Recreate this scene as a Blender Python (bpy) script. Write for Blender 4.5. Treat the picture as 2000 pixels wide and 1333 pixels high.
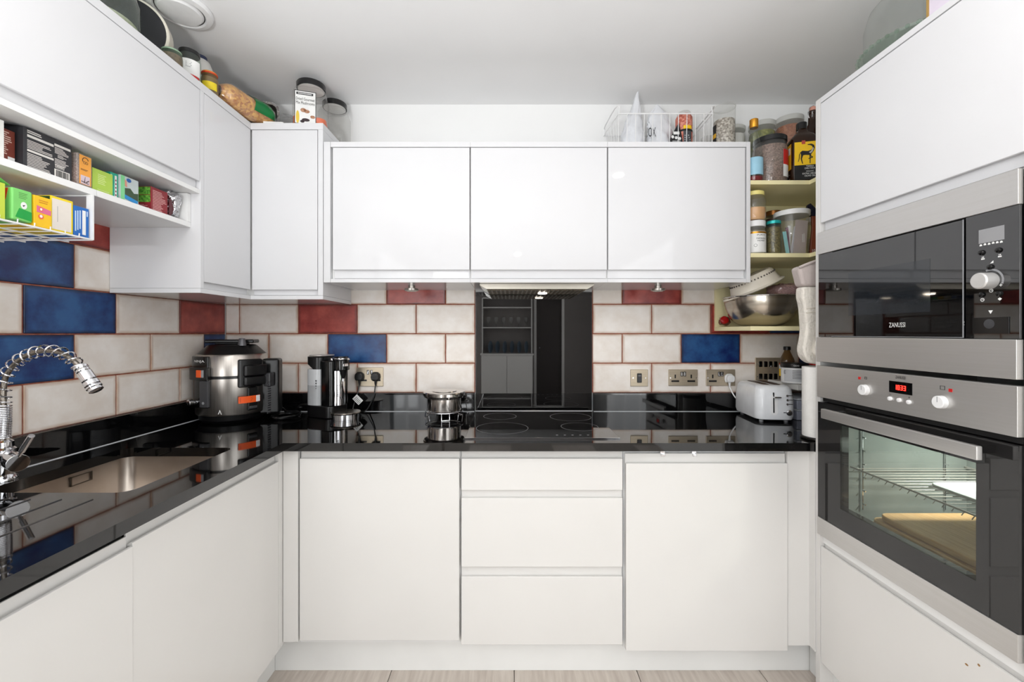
import bpy, bmesh, math, random
from mathutils import Vector, Matrix, noise
random.seed(7)
for o in list(bpy.data.objects): bpy.data.objects.remove(o)
scene = bpy.context.scene
COL = scene.collection
PI = math.pi

# ------------------------------------------------------------------ camera, light, exposure
F = 830.0                      # focal length in pixels of the 2000 px wide frame
CZ = 1.30                      # camera height
cam_d = bpy.data.cameras.new('camera'); cam = bpy.data.objects.new('camera', cam_d); COL.objects.link(cam)
cam.location = (0, 0, CZ); cam.rotation_euler = (PI/2, 0, 0)
cam_d.sensor_width = 36; cam_d.lens = F/2000*36; cam_d.clip_start = 0.02
cam_d.shift_x = 0.0025; cam_d.shift_y = -0.00775
scene.camera = cam
vs = scene.view_settings
vs.view_transform = 'Standard'; vs.look = 'None'; vs.gamma = 1; vs.use_curve_mapping = False
vs.exposure = 0.03
world = bpy.data.worlds.new('sky'); scene.world = world; world.use_nodes = True
bgn = world.node_tree.nodes['Background']; bgn.inputs[0].default_value = (.86, .93, 1, 1); bgn.inputs[1].default_value = 1.0

def area(name, loc, rot, sx, sy, power, col=(1, 1, 1), shape='RECTANGLE', spread=PI):
    l = bpy.data.lights.new(name, 'AREA'); l.shape = shape; l.size = sx
    if shape == 'RECTANGLE': l.size_y = sy
    l.energy = power; l.color = col; l.spread = spread
    o = bpy.data.objects.new(name, l); COL.objects.link(o); o.location = loc; o.rotation_euler = rot
    return o
# fill light at three unseen windows, added behind the camera to light the room
area('window_fill_right', (1.66, -1.75, 1.30), (0, PI/2, 0), 1.9, 2.3, 42, (.97, .985, 1))
area('window_fill_left', (-1.42, -1.95, 1.45), (0, -PI/2, 0), 1.5, 2.1, 29, (.97, .985, 1))
area('window_fill_rear', (-1.095, -4.25, 1.1), (PI/2, 0, 0), .66, 1.9, 38, (.97, .985, 1))
DOWN = [(-.56, .58), (.80, .58), (.12, -2.6)]
for i, (x, y) in enumerate(DOWN):
    area('downlight_lamp', (x, y, 2.462), (0, 0, 0), .07, .07, 2.2, (1, .97, .94), 'DISK')

area('added_uplight', (-.55, -.45, 1.27), (PI, 0, 0), .24, .24, 38, (.98, .99, 1), 'DISK')   # made-up uplight behind the viewer, added to brighten the ceiling

# ------------------------------------------------------------------ helpers
def PX(x, d): return (x-995)/F*d
def PZ(y, d): return CZ+(651-y)/F*d
def DX(x, X): return F*X/(x-995)
LOC = {}
def lin(c):
    c = c/255.0
    return c/12.92 if c <= .04045 else ((c+.055)/1.055)**2.4
def rgb(c): return (lin(c[0]), lin(c[1]), lin(c[2]), 1)
MATS = {}
def mat(name, c, rough=.5, metal=0, ior=1.5, c2=None, ns=20, bump=0, bs=60, emis=0, coat=0, stretch=None, vor=False, trans=0, alpha=1, lo=.35, hi=.65, spec=.5):
    if name in MATS: return MATS[name]
    m = bpy.data.materials.new(name); m.use_nodes = True; MATS[name] = m
    nt = m.node_tree; b = nt.nodes['Principled BSDF']
    b.inputs['Base Color'].default_value = rgb(c); b.inputs['Roughness'].default_value = rough
    b.inputs['Metallic'].default_value = metal; b.inputs['IOR'].default_value = ior
    b.inputs['Coat Weight'].default_value = coat; b.inputs['Coat Roughness'].default_value = .03
    b.inputs['Transmission Weight'].default_value = trans; b.inputs['Alpha'].default_value = alpha
    b.inputs['Specular IOR Level'].default_value = spec
    tc = nt.nodes.new('ShaderNodeTexCoord'); mp = nt.nodes.new('ShaderNodeMapping')
    nt.links.new(tc.outputs['Object'], mp.inputs[0])
    if stretch: mp.inputs['Scale'].default_value = stretch
    if c2 is None: c2 = tuple(max(0, v*.97) for v in c)
    if vor:
        n = nt.nodes.new('ShaderNodeTexVoronoi'); n.inputs['Scale'].default_value = ns; src = n.outputs['Color']
        sp = nt.nodes.new('ShaderNodeSeparateColor'); nt.links.new(src, sp.inputs[0]); src = sp.outputs[0]
    else:
        n = nt.nodes.new('ShaderNodeTexNoise'); n.inputs['Scale'].default_value = ns; n.inputs['Detail'].default_value = 4; src = n.outputs[0]
    nt.links.new(mp.outputs[0], n.inputs['Vector'])
    r = nt.nodes.new('ShaderNodeValToRGB'); nt.links.new(src, r.inputs[0])
    r.color_ramp.elements[0].position = lo; r.color_ramp.elements[1].position = hi
    r.color_ramp.elements[0].color = rgb(c); r.color_ramp.elements[1].color = rgb(c2)
    nt.links.new(r.outputs[0], b.inputs['Base Color'])
    if bump:
        n2 = nt.nodes.new('ShaderNodeTexNoise'); n2.inputs['Scale'].default_value = bs; n2.inputs['Detail'].default_value = 3
        nt.links.new(mp.outputs[0], n2.inputs['Vector'])
        bp = nt.nodes.new('ShaderNodeBump'); bp.inputs['Strength'].default_value = bump; bp.inputs['Distance'].default_value = .01
        nt.links.new(n2.outputs[0], bp.inputs['Height']); nt.links.new(bp.outputs[0], b.inputs['Normal'])
    if emis:
        b.inputs['Emission Color'].default_value = rgb(c); b.inputs['Emission Strength'].default_value = emis
    return m
def thin(name, tint, gloss=1.0, haze=0.0, hazec=(235, 235, 235), rough=.02, ior=1.45):
    """thin-walled clear glass or plastic"""
    if name in MATS: return MATS[name]
    m = bpy.data.materials.new(name); m.use_nodes = True; MATS[name] = m
    nt = m.node_tree; nt.nodes.clear()
    out = nt.nodes.new('ShaderNodeOutputMaterial'); t = nt.nodes.new('ShaderNodeBsdfTransparent'); g = nt.nodes.new('ShaderNodeBsdfGlossy')
    t.inputs[0].default_value = rgb(tint); g.inputs['Roughness'].default_value = rough
    d = nt.nodes.new('ShaderNodeBsdfDiffuse'); d.inputs[0].default_value = rgb(hazec)
    n = nt.nodes.new('ShaderNodeTexNoise'); n.inputs['Scale'].default_value = 25
    mm = nt.nodes.new('ShaderNodeMath'); mm.operation = 'MULTIPLY'; mm.inputs[1].default_value = haze*2
    nt.links.new(n.outputs[0], mm.inputs[0])
    m1 = nt.nodes.new('ShaderNodeMixShader'); nt.links.new(mm.outputs[0], m1.inputs[0]); nt.links.new(t.outputs[0], m1.inputs[1]); nt.links.new(d.outputs[0], m1.inputs[2])
    lw = nt.nodes.new('ShaderNodeLayerWeight'); lw.inputs[0].default_value = .5
    pw_ = nt.nodes.new('ShaderNodeMath'); pw_.operation = 'POWER'; pw_.inputs[1].default_value = 4.0; nt.links.new(lw.outputs['Facing'], pw_.inputs[0])
    m3 = nt.nodes.new('ShaderNodeMath'); m3.operation = 'MULTIPLY_ADD'; m3.inputs[1].default_value = .55*gloss; m3.inputs[2].default_value = .045*gloss; m3.use_clamp = True
    nt.links.new(pw_.outputs[0], m3.inputs[0])
    m2 = nt.nodes.new('ShaderNodeMixShader'); nt.links.new(m3.outputs[0], m2.inputs[0]); nt.links.new(m1.outputs[0], m2.inputs[1]); nt.links.new(g.outputs[0], m2.inputs[2])
    nt.links.new(m2.outputs[0], out.inputs[0])
    return m
def translucent(name, c, f=.5):
    m = bpy.data.materials.new(name); m.use_nodes = True; MATS[name] = m
    nt = m.node_tree; b = nt.nodes['Principled BSDF']; out = nt.nodes['Material Output']
    n = nt.nodes.new('ShaderNodeTexNoise'); n.inputs['Scale'].default_value = 8
    r = nt.nodes.new('ShaderNodeValToRGB'); nt.links.new(n.outputs[0], r.inputs[0])
    r.color_ramp.elements[0].color = rgb(c); r.color_ramp.elements[1].color = rgb([v*.98 for v in c])
    t = nt.nodes.new('ShaderNodeBsdfTranslucent'); mx = nt.nodes.new('ShaderNodeMixShader'); mx.inputs[0].default_value = f
    nt.links.new(r.outputs[0], b.inputs['Base Color']); nt.links.new(r.outputs[0], t.inputs[0]); b.inputs['Roughness'].default_value = .35
    nt.links.new(b.outputs[0], mx.inputs[1]); nt.links.new(t.outputs[0], mx.inputs[2]); nt.links.new(mx.outputs[0], out.inputs[0])
    return m
def tile_mat(name, c, c2, edge):
    m = bpy.data.materials.new(name); m.use_nodes = True; MATS[name] = m
    nt = m.node_tree; b = nt.nodes['Principled BSDF']; N = nt.nodes.new; L = nt.links.new
    tc = N('ShaderNodeTexCoord'); oi = N('ShaderNodeObjectInfo')
    add = N('ShaderNodeVectorMath'); add.operation = 'ADD'; sc = N('ShaderNodeVectorMath'); sc.operation = 'SCALE'
    comb = N('ShaderNodeCombineXYZ')
    for k in range(3): L(oi.outputs['Random'], comb.inputs[k])
    L(comb.outputs[0], sc.inputs[0]); sc.inputs['Scale'].default_value = 40
    L(tc.outputs['Object'], add.inputs[0]); L(sc.outputs[0], add.inputs[1])
    n1 = N('ShaderNodeTexNoise'); n1.inputs['Scale'].default_value = 9; n1.inputs['Detail'].default_value = 8; n1.inputs['Roughness'].default_value = .62; L(add.outputs[0], n1.inputs['Vector'])
    r = N('ShaderNodeValToRGB'); L(n1.outputs[0], r.inputs[0])
    r.color_ramp.elements[0].position = .36; r.color_ramp.elements[1].position = .66
    r.color_ramp.elements[0].color = rgb(c); r.color_ramp.elements[1].color = rgb(c2)
    # glaze breaks to a darker tone at the rim of each tile
    sep = N('ShaderNodeSeparateXYZ'); L(tc.outputs['Generated'], sep.inputs[0])
    def edge_of(ch, w):
        s = N('ShaderNodeMath'); s.operation = 'SUBTRACT'; L(sep.outputs[ch], s.inputs[0]); s.inputs[1].default_value = .5
        a = N('ShaderNodeMath'); a.operation = 'ABSOLUTE'; L(s.outputs[0], a.inputs[0])
        mr = N('ShaderNodeMapRange'); L(a.outputs[0], mr.inputs[0]); mr.inputs[1].default_value = .5-w; mr.inputs[2].default_value = .5
        return mr.outputs[0]
    mx = N('ShaderNodeMath'); mx.operation = 'MAXIMUM'; L(edge_of('X', .045), mx.inputs[0]); L(edge_of('Y', .09), mx.inputs[1])
    n2 = N('ShaderNodeTexNoise'); n2.inputs['Scale'].default_value = 14; L(add.outputs[0], n2.inputs['Vector'])
    mu = N('ShaderNodeMath'); mu.operation = 'MULTIPLY'; L(mx.outputs[0], mu.inputs[0]); L(n2.outputs[0], mu.inputs[1])
    mix = N('ShaderNodeMix'); mix.data_type = 'RGBA'; mu2 = N('ShaderNodeMath'); mu2.operation = 'MULTIPLY'; mu2.inputs[1].default_value = 1.5; mu2.use_clamp = True; L(mu.outputs[0], mu2.inputs[0]); L(mu2.outputs[0], mix.inputs[0]); L(r.outputs[0], mix.inputs[6]); mix.inputs[7].default_value = rgb(edge)
    L(mix.outputs[2], b.inputs['Base Color']); b.inputs['Roughness'].default_value = .28
    bp = N('ShaderNodeBump'); bp.inputs['Strength'].default_value = .12; bp.inputs['Distance'].default_value = .01
    L(n2.outputs[0], bp.inputs['Height']); L(bp.outputs[0], b.inputs['Normal'])
    return m

class MB:
    def __init__(s): s.v = []; s.f = []
    def add(s, vs, fs):
        k = len(s.v); s.v += [tuple(p) for p in vs]; s.f += [tuple(i+k for i in f) for f in fs]; return s
    def box(s, x0, x1, y0, y1, z0, z1):
        return s.add([(x, y, z) for x in (x0, x1) for y in (y0, y1) for z in (z0, z1)],
                     [(0, 1, 3, 2), (4, 6, 7, 5), (0, 4, 5, 1), (2, 3, 7, 6), (0, 2, 6, 4), (1, 5, 7, 3)])
    def obox(s, c, size, M):
        a, b, d = [k/2 for k in size]; c = Vector(c)
        return s.add([c+M@Vector((x, y, z)) for x in (-a, a) for y in (-b, b) for z in (-d, d)],
                     [(0, 1, 3, 2), (4, 6, 7, 5), (0, 4, 5, 1), (2, 3, 7, 6), (0, 2, 6, 4), (1, 5, 7, 3)])
    def prism(s, pts, fn, a, b):
        """pts: polygon of (p, q); fn(p, q, t) -> xyz; extruded from t=a to t=b"""
        n = len(pts)
        return s.add([fn(p, q, a) for p, q in pts]+[fn(p, q, b) for p, q in pts],
                     [tuple(range(n-1, -1, -1)), tuple(range(n, 2*n))]+[(i, (i+1) % n, n+(i+1) % n, n+i) for i in range(n)])
    def lathe(s, prof, c, n=28, sx=1, sy=1, M=None, cap=True):
        c = Vector(c); vs = []; fs = []
        for r, z in prof:
            for k in range(n):
                a = 2*PI*k/n; p = Vector((r*math.cos(a)*sx, r*math.sin(a)*sy, z))
                vs.append(c+(M@p if M else p))
        m = len(prof)
        for j in range(m-1):
            for k in range(n): fs.append((j*n+k, j*n+(k+1) % n, (j+1)*n+(k+1) % n, (j+1)*n+k))
        if cap:
            fs.append(tuple(range(n-1, -1, -1))); fs.append(tuple((m-1)*n+k for k in range(n)))
        return s.add(vs, fs)
    def cyl(s, p0, p1, r0, r1=None, n=20):
        p0 = Vector(p0); p1 = Vector(p1); d = p1-p0
        M = d.to_track_quat('Z', 'Y').to_matrix()
        return s.lathe([(r0, 0), (r0 if r1 is None else r1, d.length)], p0, n, M=M)
    def tube(s, pts, r, n=8, closed=False):
        pts = [Vector(p) for p in pts]; m = len(pts); vs = []; fs = []
        t0 = (pts[1]-pts[0]).normalized(); nrm = t0.orthogonal().normalized()
        for i in range(m):
            if closed: t = (pts[(i+1) % m]-pts[i-1]).normalized()
            else: t = (pts[min(i+1, m-1)]-pts[max(i-1, 0)]).normalized()
            nrm = (nrm-t*nrm.dot(t)).normalized(); bn = t.cross(nrm)
            rr = r[i] if isinstance(r, (list, tuple)) else r
            for k in range(n):
                a = 2*PI*k/n; vs.append(pts[i]+(nrm*math.cos(a)+bn*math.sin(a))*rr)
        for i in range(m if closed else m-1):
            j = (i+1) % m
            for k in range(n): fs.append((i*n+k, i*n+(k+1) % n, j*n+(k+1) % n, j*n+k))
        if not closed:
            fs.append(tuple(range(n-1, -1, -1))); fs.append(tuple((m-1)*n+k for k in range(n)))
        return s.add(vs, fs)
    def grid(s, fn, nu, nv, wrap=False):
        vs = [fn(i/(nu if wrap else nu-1), j/(nv-1)) for j in range(nv) for i in range(nu)]
        fs = []
        for j in range(nv-1):
            for i in range(nu if wrap else nu-1):
                i2 = (i+1) % nu; fs.append((j*nu+i, j*nu+i2, (j+1)*nu+i2, (j+1)*nu+i))
        return s.add(vs, fs)
    def fprism(s, fr, pts, n0, n1):
        return s.prism(pts, lambda p, q, t: fr(p, q, t), n0, n1)
    def rect(s, fr, u0, u1, v0, v1, n0=0, n1=.0006):
        return s.fprism(fr, [(u0, v0), (u1, v0), (u1, v1), (u0, v1)], n0, n1)
    def ell(s, fr, u, v, ru, rv, n0=0, n1=.0006, k=20):
        return s.fprism(fr, [(u+ru*math.cos(2*PI*i/k), v+rv*math.sin(2*PI*i/k)) for i in range(k)], n0, n1)
    def strips(s, fr, u0, u1, v0, v1, n, seed=0, fill=.55, n1=.0005):
        rd = random.Random(seed); h = (v1-v0)/n
        for i in range(n):
            s.rect(fr, u0, u0+(u1-u0)*rd.uniform(.55, 1), v0+h*i, v0+h*(i+fill), 0, n1)
        return s
    def patch(s, fr, u0, u1, v0, v1, nu=12, off=.0008):
        return s.grid(lambda a, b: fr(u0+(u1-u0)*a, v0+(v1-v0)*b, off), nu, 2)
    def build(s, name, material, parent=None, bevel=0, seg=2, smooth=True, local=False, angle=38, origin=None):
        me = bpy.data.meshes.new(name)
        if parent is not None:
            off = Vector((0, 0, 0)) if local else LOC[parent.name]
        elif origin is not None: off = Vector(origin)
        else:
            xs = [p[0] for p in s.v]; ys = [p[1] for p in s.v]; zs = [p[2] for p in s.v]
            off = Vector(((min(xs)+max(xs))/2, (min(ys)+max(ys))/2, min(zs)))
        me.from_pydata([tuple(Vector(p)-off) for p in s.v], [], s.f)
        bm = bmesh.new(); bm.from_mesh(me)
        bmesh.ops.recalc_face_normals(bm, faces=bm.faces)
        if bevel:
            es = [e for e in bm.edges if len(e.link_faces) == 2 and e.calc_face_angle(0) > .5]
            bmesh.ops.bevel(bm, geom=es, offset=bevel, segments=seg, profile=.5, affect='EDGES', clamp_overlap=True)
        bm.to_mesh(me); bm.free()
        if smooth:
            for p in me.polygons: p.use_smooth = True
            if bevel:                      # area-weighted normals keep the broad faces truly flat
                nv = [Vector((0, 0, 0)) for _ in me.vertices]
                for p in me.polygons:
                    for i in p.vertices: nv[i] += p.normal*p.area
                me.normals_split_custom_set_from_vertices([tuple(q.normalized()) if q.length > 1e-14 else (0, 0, 1) for q in nv])
            else: me.set_sharp_from_angle(angle=math.radians(angle))
        if material is not None: me.materials.append(material)
        o = bpy.data.objects.new(name, me); COL.objects.link(o)
        if parent is None:
            o.location = off; LOC[o.name] = off.copy()
        else:
            o.parent = parent; LOC[o.name] = off.copy()
        return o
def tag(o, label=None, cat=None, group=None, kind=None):
    if label: o['label'] = label
    if cat: o['category'] = cat
    if group: o['group'] = group
    if kind: o['kind'] = kind
    return o
def thing(name, label, cat, loc, group=None, rz=0):
    o = bpy.data.objects.new(name, None); COL.objects.link(o); o.location = loc; o.empty_display_size = .05
    o.rotation_euler = (0, 0, rz)
    LOC[o.name] = Vector(loc); return tag(o, label, cat, group)
def struct(o): o['kind'] = 'structure'; return o
# frames: (u, v, n) -> xyz, n is outward
def fB(Y): return lambda u, v, n=0: (u, Y-n, v)                # faces the camera
def fL(X): return lambda u, v, n=0: (X+n, u, v)                # on the left run, faces +x, u = y
def fR(X): return lambda u, v, n=0: (X-n, u, v)                # on the right run, faces -x, u = y
def fLt(X, y, z): return lambda u, v, n=0: (X+n, y+u, z+v)
def fRt(X, y, z): return lambda u, v, n=0: (X-n, y-u, z+v)
def fBt(x, Y, z): return lambda u, v, n=0: (x+u, Y-n, z+v)
def fT(x, y, z): return lambda u, v, n=0: (x+u, y+v, z+n)      # lies on top, reads from the camera
def fC(cx, cy, z, r, a0): return lambda u, v, n=0: (cx+(r+n)*math.sin(a0+u/r), cy-(r+n)*math.cos(a0+u/r), z+v)
def fG(O, U, V):
    O = Vector(O); U = Vector(U).normalized(); V = Vector(V).normalized(); N = U.cross(V)
    return lambda u, v, n=0: tuple(O+U*u+V*v+N*n)
def text(s, fr, w, h, material, parent, name='lettering', off=.0009, both=False):
    cu = bpy.data.curves.new('t', 'FONT'); cu.body = s; cu.size = 1; cu.resolution_u = 2
    to = bpy.data.objects.new('t', cu); me = bpy.data.meshes.new_from_object(to)
    bpy.data.objects.remove(to); bpy.data.curves.remove(cu)
    xs = [v.co.x for v in me.vertices]; ys = [v.co.y for v in me.vertices]
    x0, x1, y0, y1 = min(xs), max(xs), min(ys), max(ys)
    vs = [fr((v.co.x-(x0+x1)/2)/(x1-x0)*w, (v.co.y-(y0+y1)/2)/(y1-y0)*h, off) for v in me.vertices]
    fs = [tuple(p.vertices) for p in me.polygons]; bpy.data.meshes.remove(me)
    m = MB(); m.add(vs, fs); return m.build(name, material, parent, smooth=False)
def spline(pts, n=8):
    pts = [Vector(p) for p in pts]; out = []
    for i in range(len(pts)-1):
        p0 = pts[max(i-1, 0)]; p1 = pts[i]; p2 = pts[i+1]; p3 = pts[min(i+2, len(pts)-1)]
        for k in range(n):
            t = k/n
            out.append(.5*((2*p1)+(p2-p0)*t+(2*p0-5*p1+4*p2-p3)*t*t+(3*p1-p0-3*p2+p3)*t**3))
    out.append(pts[-1]); return out
def rrect(u0, u1, v0, v1, r, k=5):
    pts = []
    for cu, cv, a in ((u1-r, v1-r, 0), (u0+r, v1-r, 90), (u0+r, v0+r, 180), (u1-r, v0+r, 270)):
        for i in range(k+1):
            t = math.radians(a+90*i/k); pts.append((cu+r*math.cos(t), cv+r*math.sin(t)))
    return pts

# ------------------------------------------------------------------ materials
M_wall = mat('white_wall_paint', (245, 245, 244), .8, ns=3, c2=(243, 243, 242), bump=.02, bs=200)
M_ceil = mat('white_ceiling_paint', (245, 245, 245), .9, ns=3, c2=(243, 243, 243))
M_gloss = mat('white_gloss_door', (223, 223, 225), .035, spec=.25, ns=2, c2=(221, 221, 223))
M_satin = mat('white_satin_door', (222, 220, 217), .16, ns=2, c2=(219, 217, 214))
M_carc = mat('white_board', (238, 238, 237), .3, ns=2, c2=(235, 235, 234))
M_plinth = mat('white_plinth_board', (236, 236, 234), .3, ns=3)
M_cream = mat('cream_board', (247, 238, 192), .35, ns=5, c2=(245, 234, 184))
M_dark = mat('dark_gap', (25, 24, 24), .8)
M_grout = mat('rust_grout', (168, 104, 84), .9, ns=40, c2=(140, 76, 60), bump=.1, bs=300)
M_tc = tile_mat('cream_glazed_tile', (234, 224, 214), (246, 240, 234), (190, 156, 130))
M_tb = tile_mat('blue_glazed_tile', (13, 34, 94), (46, 94, 148), (8, 12, 32))
M_tr = tile_mat('red_glazed_tile', (132, 36, 34), (182, 80, 68), (72, 20, 20))
M_stone = mat('black_polished_stone', (8, 8, 9), .035, ior=1.68, ns=260, c2=(26, 25, 25), vor=True, lo=.93, hi=.97)
M_steel = mat('brushed_steel', (190, 184, 178), .3, 1, ns=5, c2=(176, 170, 163), stretch=(60, 60, 1.5), bump=.015, bs=12)
M_steelx = mat('brushed_steel_panel', (208, 206, 204), .40, .85, ns=4, c2=(205, 203, 200), stretch=(60, 1.0, 60), bump=.006, bs=12)
M_sink = mat('satin_sink_steel', (196, 186, 176), .3, 1, ns=9, c2=(182, 170, 158))
M_chrome = mat('polished_chrome', (225, 225, 228), .06, 1)
M_nickel = mat('brushed_nickel_plate', (204, 190, 168), .42, .8, ns=6, c2=(194, 180, 158), stretch=(2, 40, 60))
M_black = mat('black_plastic', (9, 9, 10), .32)
M_blackg = mat('black_glossy_plastic', (6, 6, 7), .12)
M_bglass = mat('black_glass', (5, 5, 6), .02, ior=1.9)
M_splash = mat('black_mirror_glass', (6, 6, 7), .015, ior=2.1)
M_dkgrey = mat('dark_grey_plastic', (62, 62, 65), .4)
M_grey = mat('grey_plastic', (150, 151, 154), .4)
M_wplast = mat('white_plastic', (240, 240, 240), .3)
M_wgloss = mat('white_glossy_enamel', (236, 238, 241), .12)
M_wire = mat('white_coated_wire', (238, 238, 238), .35)
M_white = mat('white_print', (240, 240, 238), .6)
M_ink = mat('black_ink', (25, 25, 27), .6)
M_glass = thin('clear_glass', (250, 252, 251), 1.0, .015)
M_gglass = thin('green_tinted_glass', (238, 246, 240), 1.2, .03, (220, 226, 220))
M_plas = thin('clear_plastic', (249, 249, 248), 1.0, .05, (236, 236, 234))
M_film = thin('plastic_film', (248, 248, 248), 1.5, .09, (246, 246, 246), .12)
M_orange = mat('orange_sticker', (245, 92, 24), .5)
M_red = mat('red_plastic', (200, 28, 28), .4)
M_yellow = mat('yellow_print', (246, 200, 24), .5)
M_gold = mat('gold_foil_cap', (214, 150, 50), .3, .8)
M_foil = mat('crumpled_foil', (205, 205, 208), .2, 1, bump=1, bs=60)
M_wood = mat('pale_beech_wood', (226, 190, 140), .5, ns=6, c2=(206, 164, 112), stretch=(30, 2, 30))
M_dled = mat('red_display_digits', (255, 40, 30), .5, emis=6)
M_lamp = mat('lamp_diffuser', (255, 246, 232), .5, emis=6)
# ------------------------------------------------------------------ the room
YW, XL, XR, YR, ZC = 2.185, -1.46, 1.71, -4.3, 2.48
WT = .008                                  # tile thickness, tile faces lie on YW / XL
YD, YU, XLD, XLU, XT = 1.573, 1.853, -.84, -1.127, 1.11
ZT = .90                                   # worktop height
struct(MB().box(XL-.3, XR+.3, YR-.3, YW+.3, ZC, ZC+.1).build('ceiling', M_ceil, smooth=False))
floor = struct(MB().box(XL-.3, XR+.3, YR-.3, YW+.3, -.1, -.006).build('floor', mat('floor_grout', (150, 142, 134), .9), smooth=False))
wb = struct(MB().box(XL-.3, XR+.3, YW+WT, YW+.3, -.006, ZC).build('wall_back', M_wall, smooth=False))
m = MB()                                   # left wall, its unseen window added to let light in
for b in ((-.9, YW+WT, 0, ZC), (YR-.1, -3.0, 0, ZC), (-3.0, -.9, 0, .7), (-3.0, -.9, 2.2, ZC)): m.box(XL-.3, XL-WT, b[0], b[1], b[2]-.006, b[3])
wl = struct(m.build('wall_left', M_wall, smooth=False))
m = MB()
for b in ((-.6, YW+WT, 0, ZC), (YR-.1, -2.9, 0, ZC), (-2.9, -.6, 0, .35), (-2.9, -.6, 2.25, ZC)): m.box(XR, XR+.3, b[0], b[1], b[2]-.006, b[3])
wr = struct(m.build('wall_right', M_wall, smooth=False))
m = MB()
for b in ((XL-.1, -1.44, 0, ZC), (-.75, .50, 0, ZC), (1.12, XR+.1, 0, ZC), (-1.44, -.75, 0, .1), (-1.44, -.75, 2.1, ZC), (.50, 1.12, 2.05, ZC)): m.box(b[0], b[1], YR-.3, YR, b[2]-.006, b[3])
struct(m.build('wall_rear', mat('taupe_wall_paint', (128, 123, 120), .8, ns=3), smooth=False))
def window(name, fr, u0, u1, v0, v1, nm):  # unseen windows, added as sources of light for the room
    m = MB(); t = .05
    m.rect(fr, u0, u1, v0, v0+t, -.09, -.03); m.rect(fr, u0, u1, v1-t, v1, -.09, -.03)
    m.rect(fr, u0, u0+t, v0+t, v1-t, -.09, -.03); m.rect(fr, u1-t, u1, v0+t, v1-t, -.09, -.03)
    for k in range(1, nm): u = u0+(u1-u0)*k/nm; m.rect(fr, u-t/2, u+t/2, v0+t, v1-t, -.088, -.032)
    w = struct(m.build(name, M_wplast, smooth=False))
    MB().rect(fr, u0+t, u1-t, v0+t, v1-t, -.065, -.06).build('pane', M_glass, w, smooth=False)
window('added_window_1', fR(XR), -2.9, -.6, .35, 2.25, 3)
window('added_window_2', fL(XL), -3.0, -.9, .7, 2.2, 2)
window('added_window_3', lambda u, v, n=0: (u, YR+n, v), -1.44, -.75, .1, 2.1, 1)
d = struct(MB().box(.55, 1.07, YR-.12, YR-.08, 0, 2.0).build('door_1', mat('dark_door_paint', (52, 44, 40), .5), smooth=False))
MB().cyl((.62, YR-.08, 1.0), (.62, YR-.03, 1.0), .012).build('door_handle', M_chrome, d)
m = MB(); m.box(.50, .55, YR-.12, YR+.02, 0, 2.05).box(1.07, 1.12, YR-.12, YR+.02, 0, 2.05).box(.55, 1.07, YR-.12, YR+.02, 2.0, 2.05)
struct(m.build('trim_1', M_satin, smooth=False))
# floor planks
M_plank = mat('greyed_oak_plank_tile', (206, 196, 186), .45, ns=4, c2=(186, 174, 164), stretch=(14, 1.2, 1), bump=.05, bs=30)
pw, pl = .472, 1.2
pm = None
for i in range(-3, 4):
    for j in range(3):
        x = .018+pw*i; y = 1.95-pl*j-(.4 if i % 2 else 0)
        if pm is None:
            po = MB().box(-pw/2+.0015, pw/2-.0015, -pl/2+.0015, pl/2-.0015, -.006, 0).build('plank', M_plank, floor, bevel=.001, seg=1, local=True); pm = po.data
        else:
            po = bpy.data.objects.new('plank', pm); COL.objects.link(po); po.parent = floor
        po.location = Vector((x+pw/2, y-pl/2+.2, 0))-LOC[floor.name]
# wall tiles
TP, TZ0 = .303, .9935
RZ = .1515
def tile_run(wall, fr, spans, grout_spans, tm):
    m = MB()
    for u0, u1, v0, v1 in grout_spans: m.rect(fr, u0, u1, v0, v1, -WT, -.0035)
    m.build('grout', M_grout, wall, smooth=False)
    cache = {}
    for u0, u1, v0, v1, mt in spans:
        g = .0022; w = u1-u0-2*g; h = v1-v0-2*g
        key = (round(w, 3), round(h, 3), mt.name)
        if key not in cache:
            q = MB().box(-w/2, w/2, -h/2, h/2, -.0060, 0)
            o = q.build('tile', mt, wall, bevel=.0022, seg=2, local=True); cache[key] = o.data
        else:
            o = bpy.data.objects.new('tile', cache[key]); COL.objects.link(o); o.parent = wall
        j = random.uniform(-.0005, .0005)
        o.location = Vector(fr((u0+u1)/2, (v0+v1)/2, j))-LOC[wall.name]
        o.rotation_euler = tm
SB0, SB1 = -.176, .426                      # splashback
def rowz(r): return TZ0+RZ*r, TZ0+RZ*(r+1)
spans = []
ju = PX(697.5, YW)
for r in range(4):
    z0, z1 = rowz(r)
    if r == 3: z1 = 1.56
    off = ju if r % 2 == 0 else ju+TP/2
    k0 = math.floor((XL-off)/TP)
    u = off+k0*TP
    while u < 1.55:
        a, b = max(u, XL), min(u+TP, 1.6)
        ce = (u+u+TP)/2; xp = 995+380*ce
        mt = M_tc
        if r == 2 and 575 < xp < 705: mt = M_tr
        if r == 1 and 640 < xp < 760: mt = M_tb
        if r == 1 and 1325 < xp < 1450: mt = M_tb
        if r == 1 and 1560 < xp: mt = M_tb
        if r == 3 and (755 < xp < 875 or 1210 < xp < 1332): mt = M_tr
        if r == 2 and 1385 < xp < 1500: mt = M_tr
        if r == 2 and xp > 1500: mt = M_tb
        segs = [(a, b)]
        if a < SB1 and b > SB0:
            segs = [(a, min(b, SB0)), (max(a, SB1), b)]
        for s0, s1 in segs:
            if s1-s0 > .012: spans.append((s0, s1, z0, z1, mt))
        u += TP
tile_run(wb, fB(YW), spans, [(XL, SB0, TZ0, 1.56), (SB1, 1.6, TZ0, 1.56)], (PI/2, 0, 0))
spans = []
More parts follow.
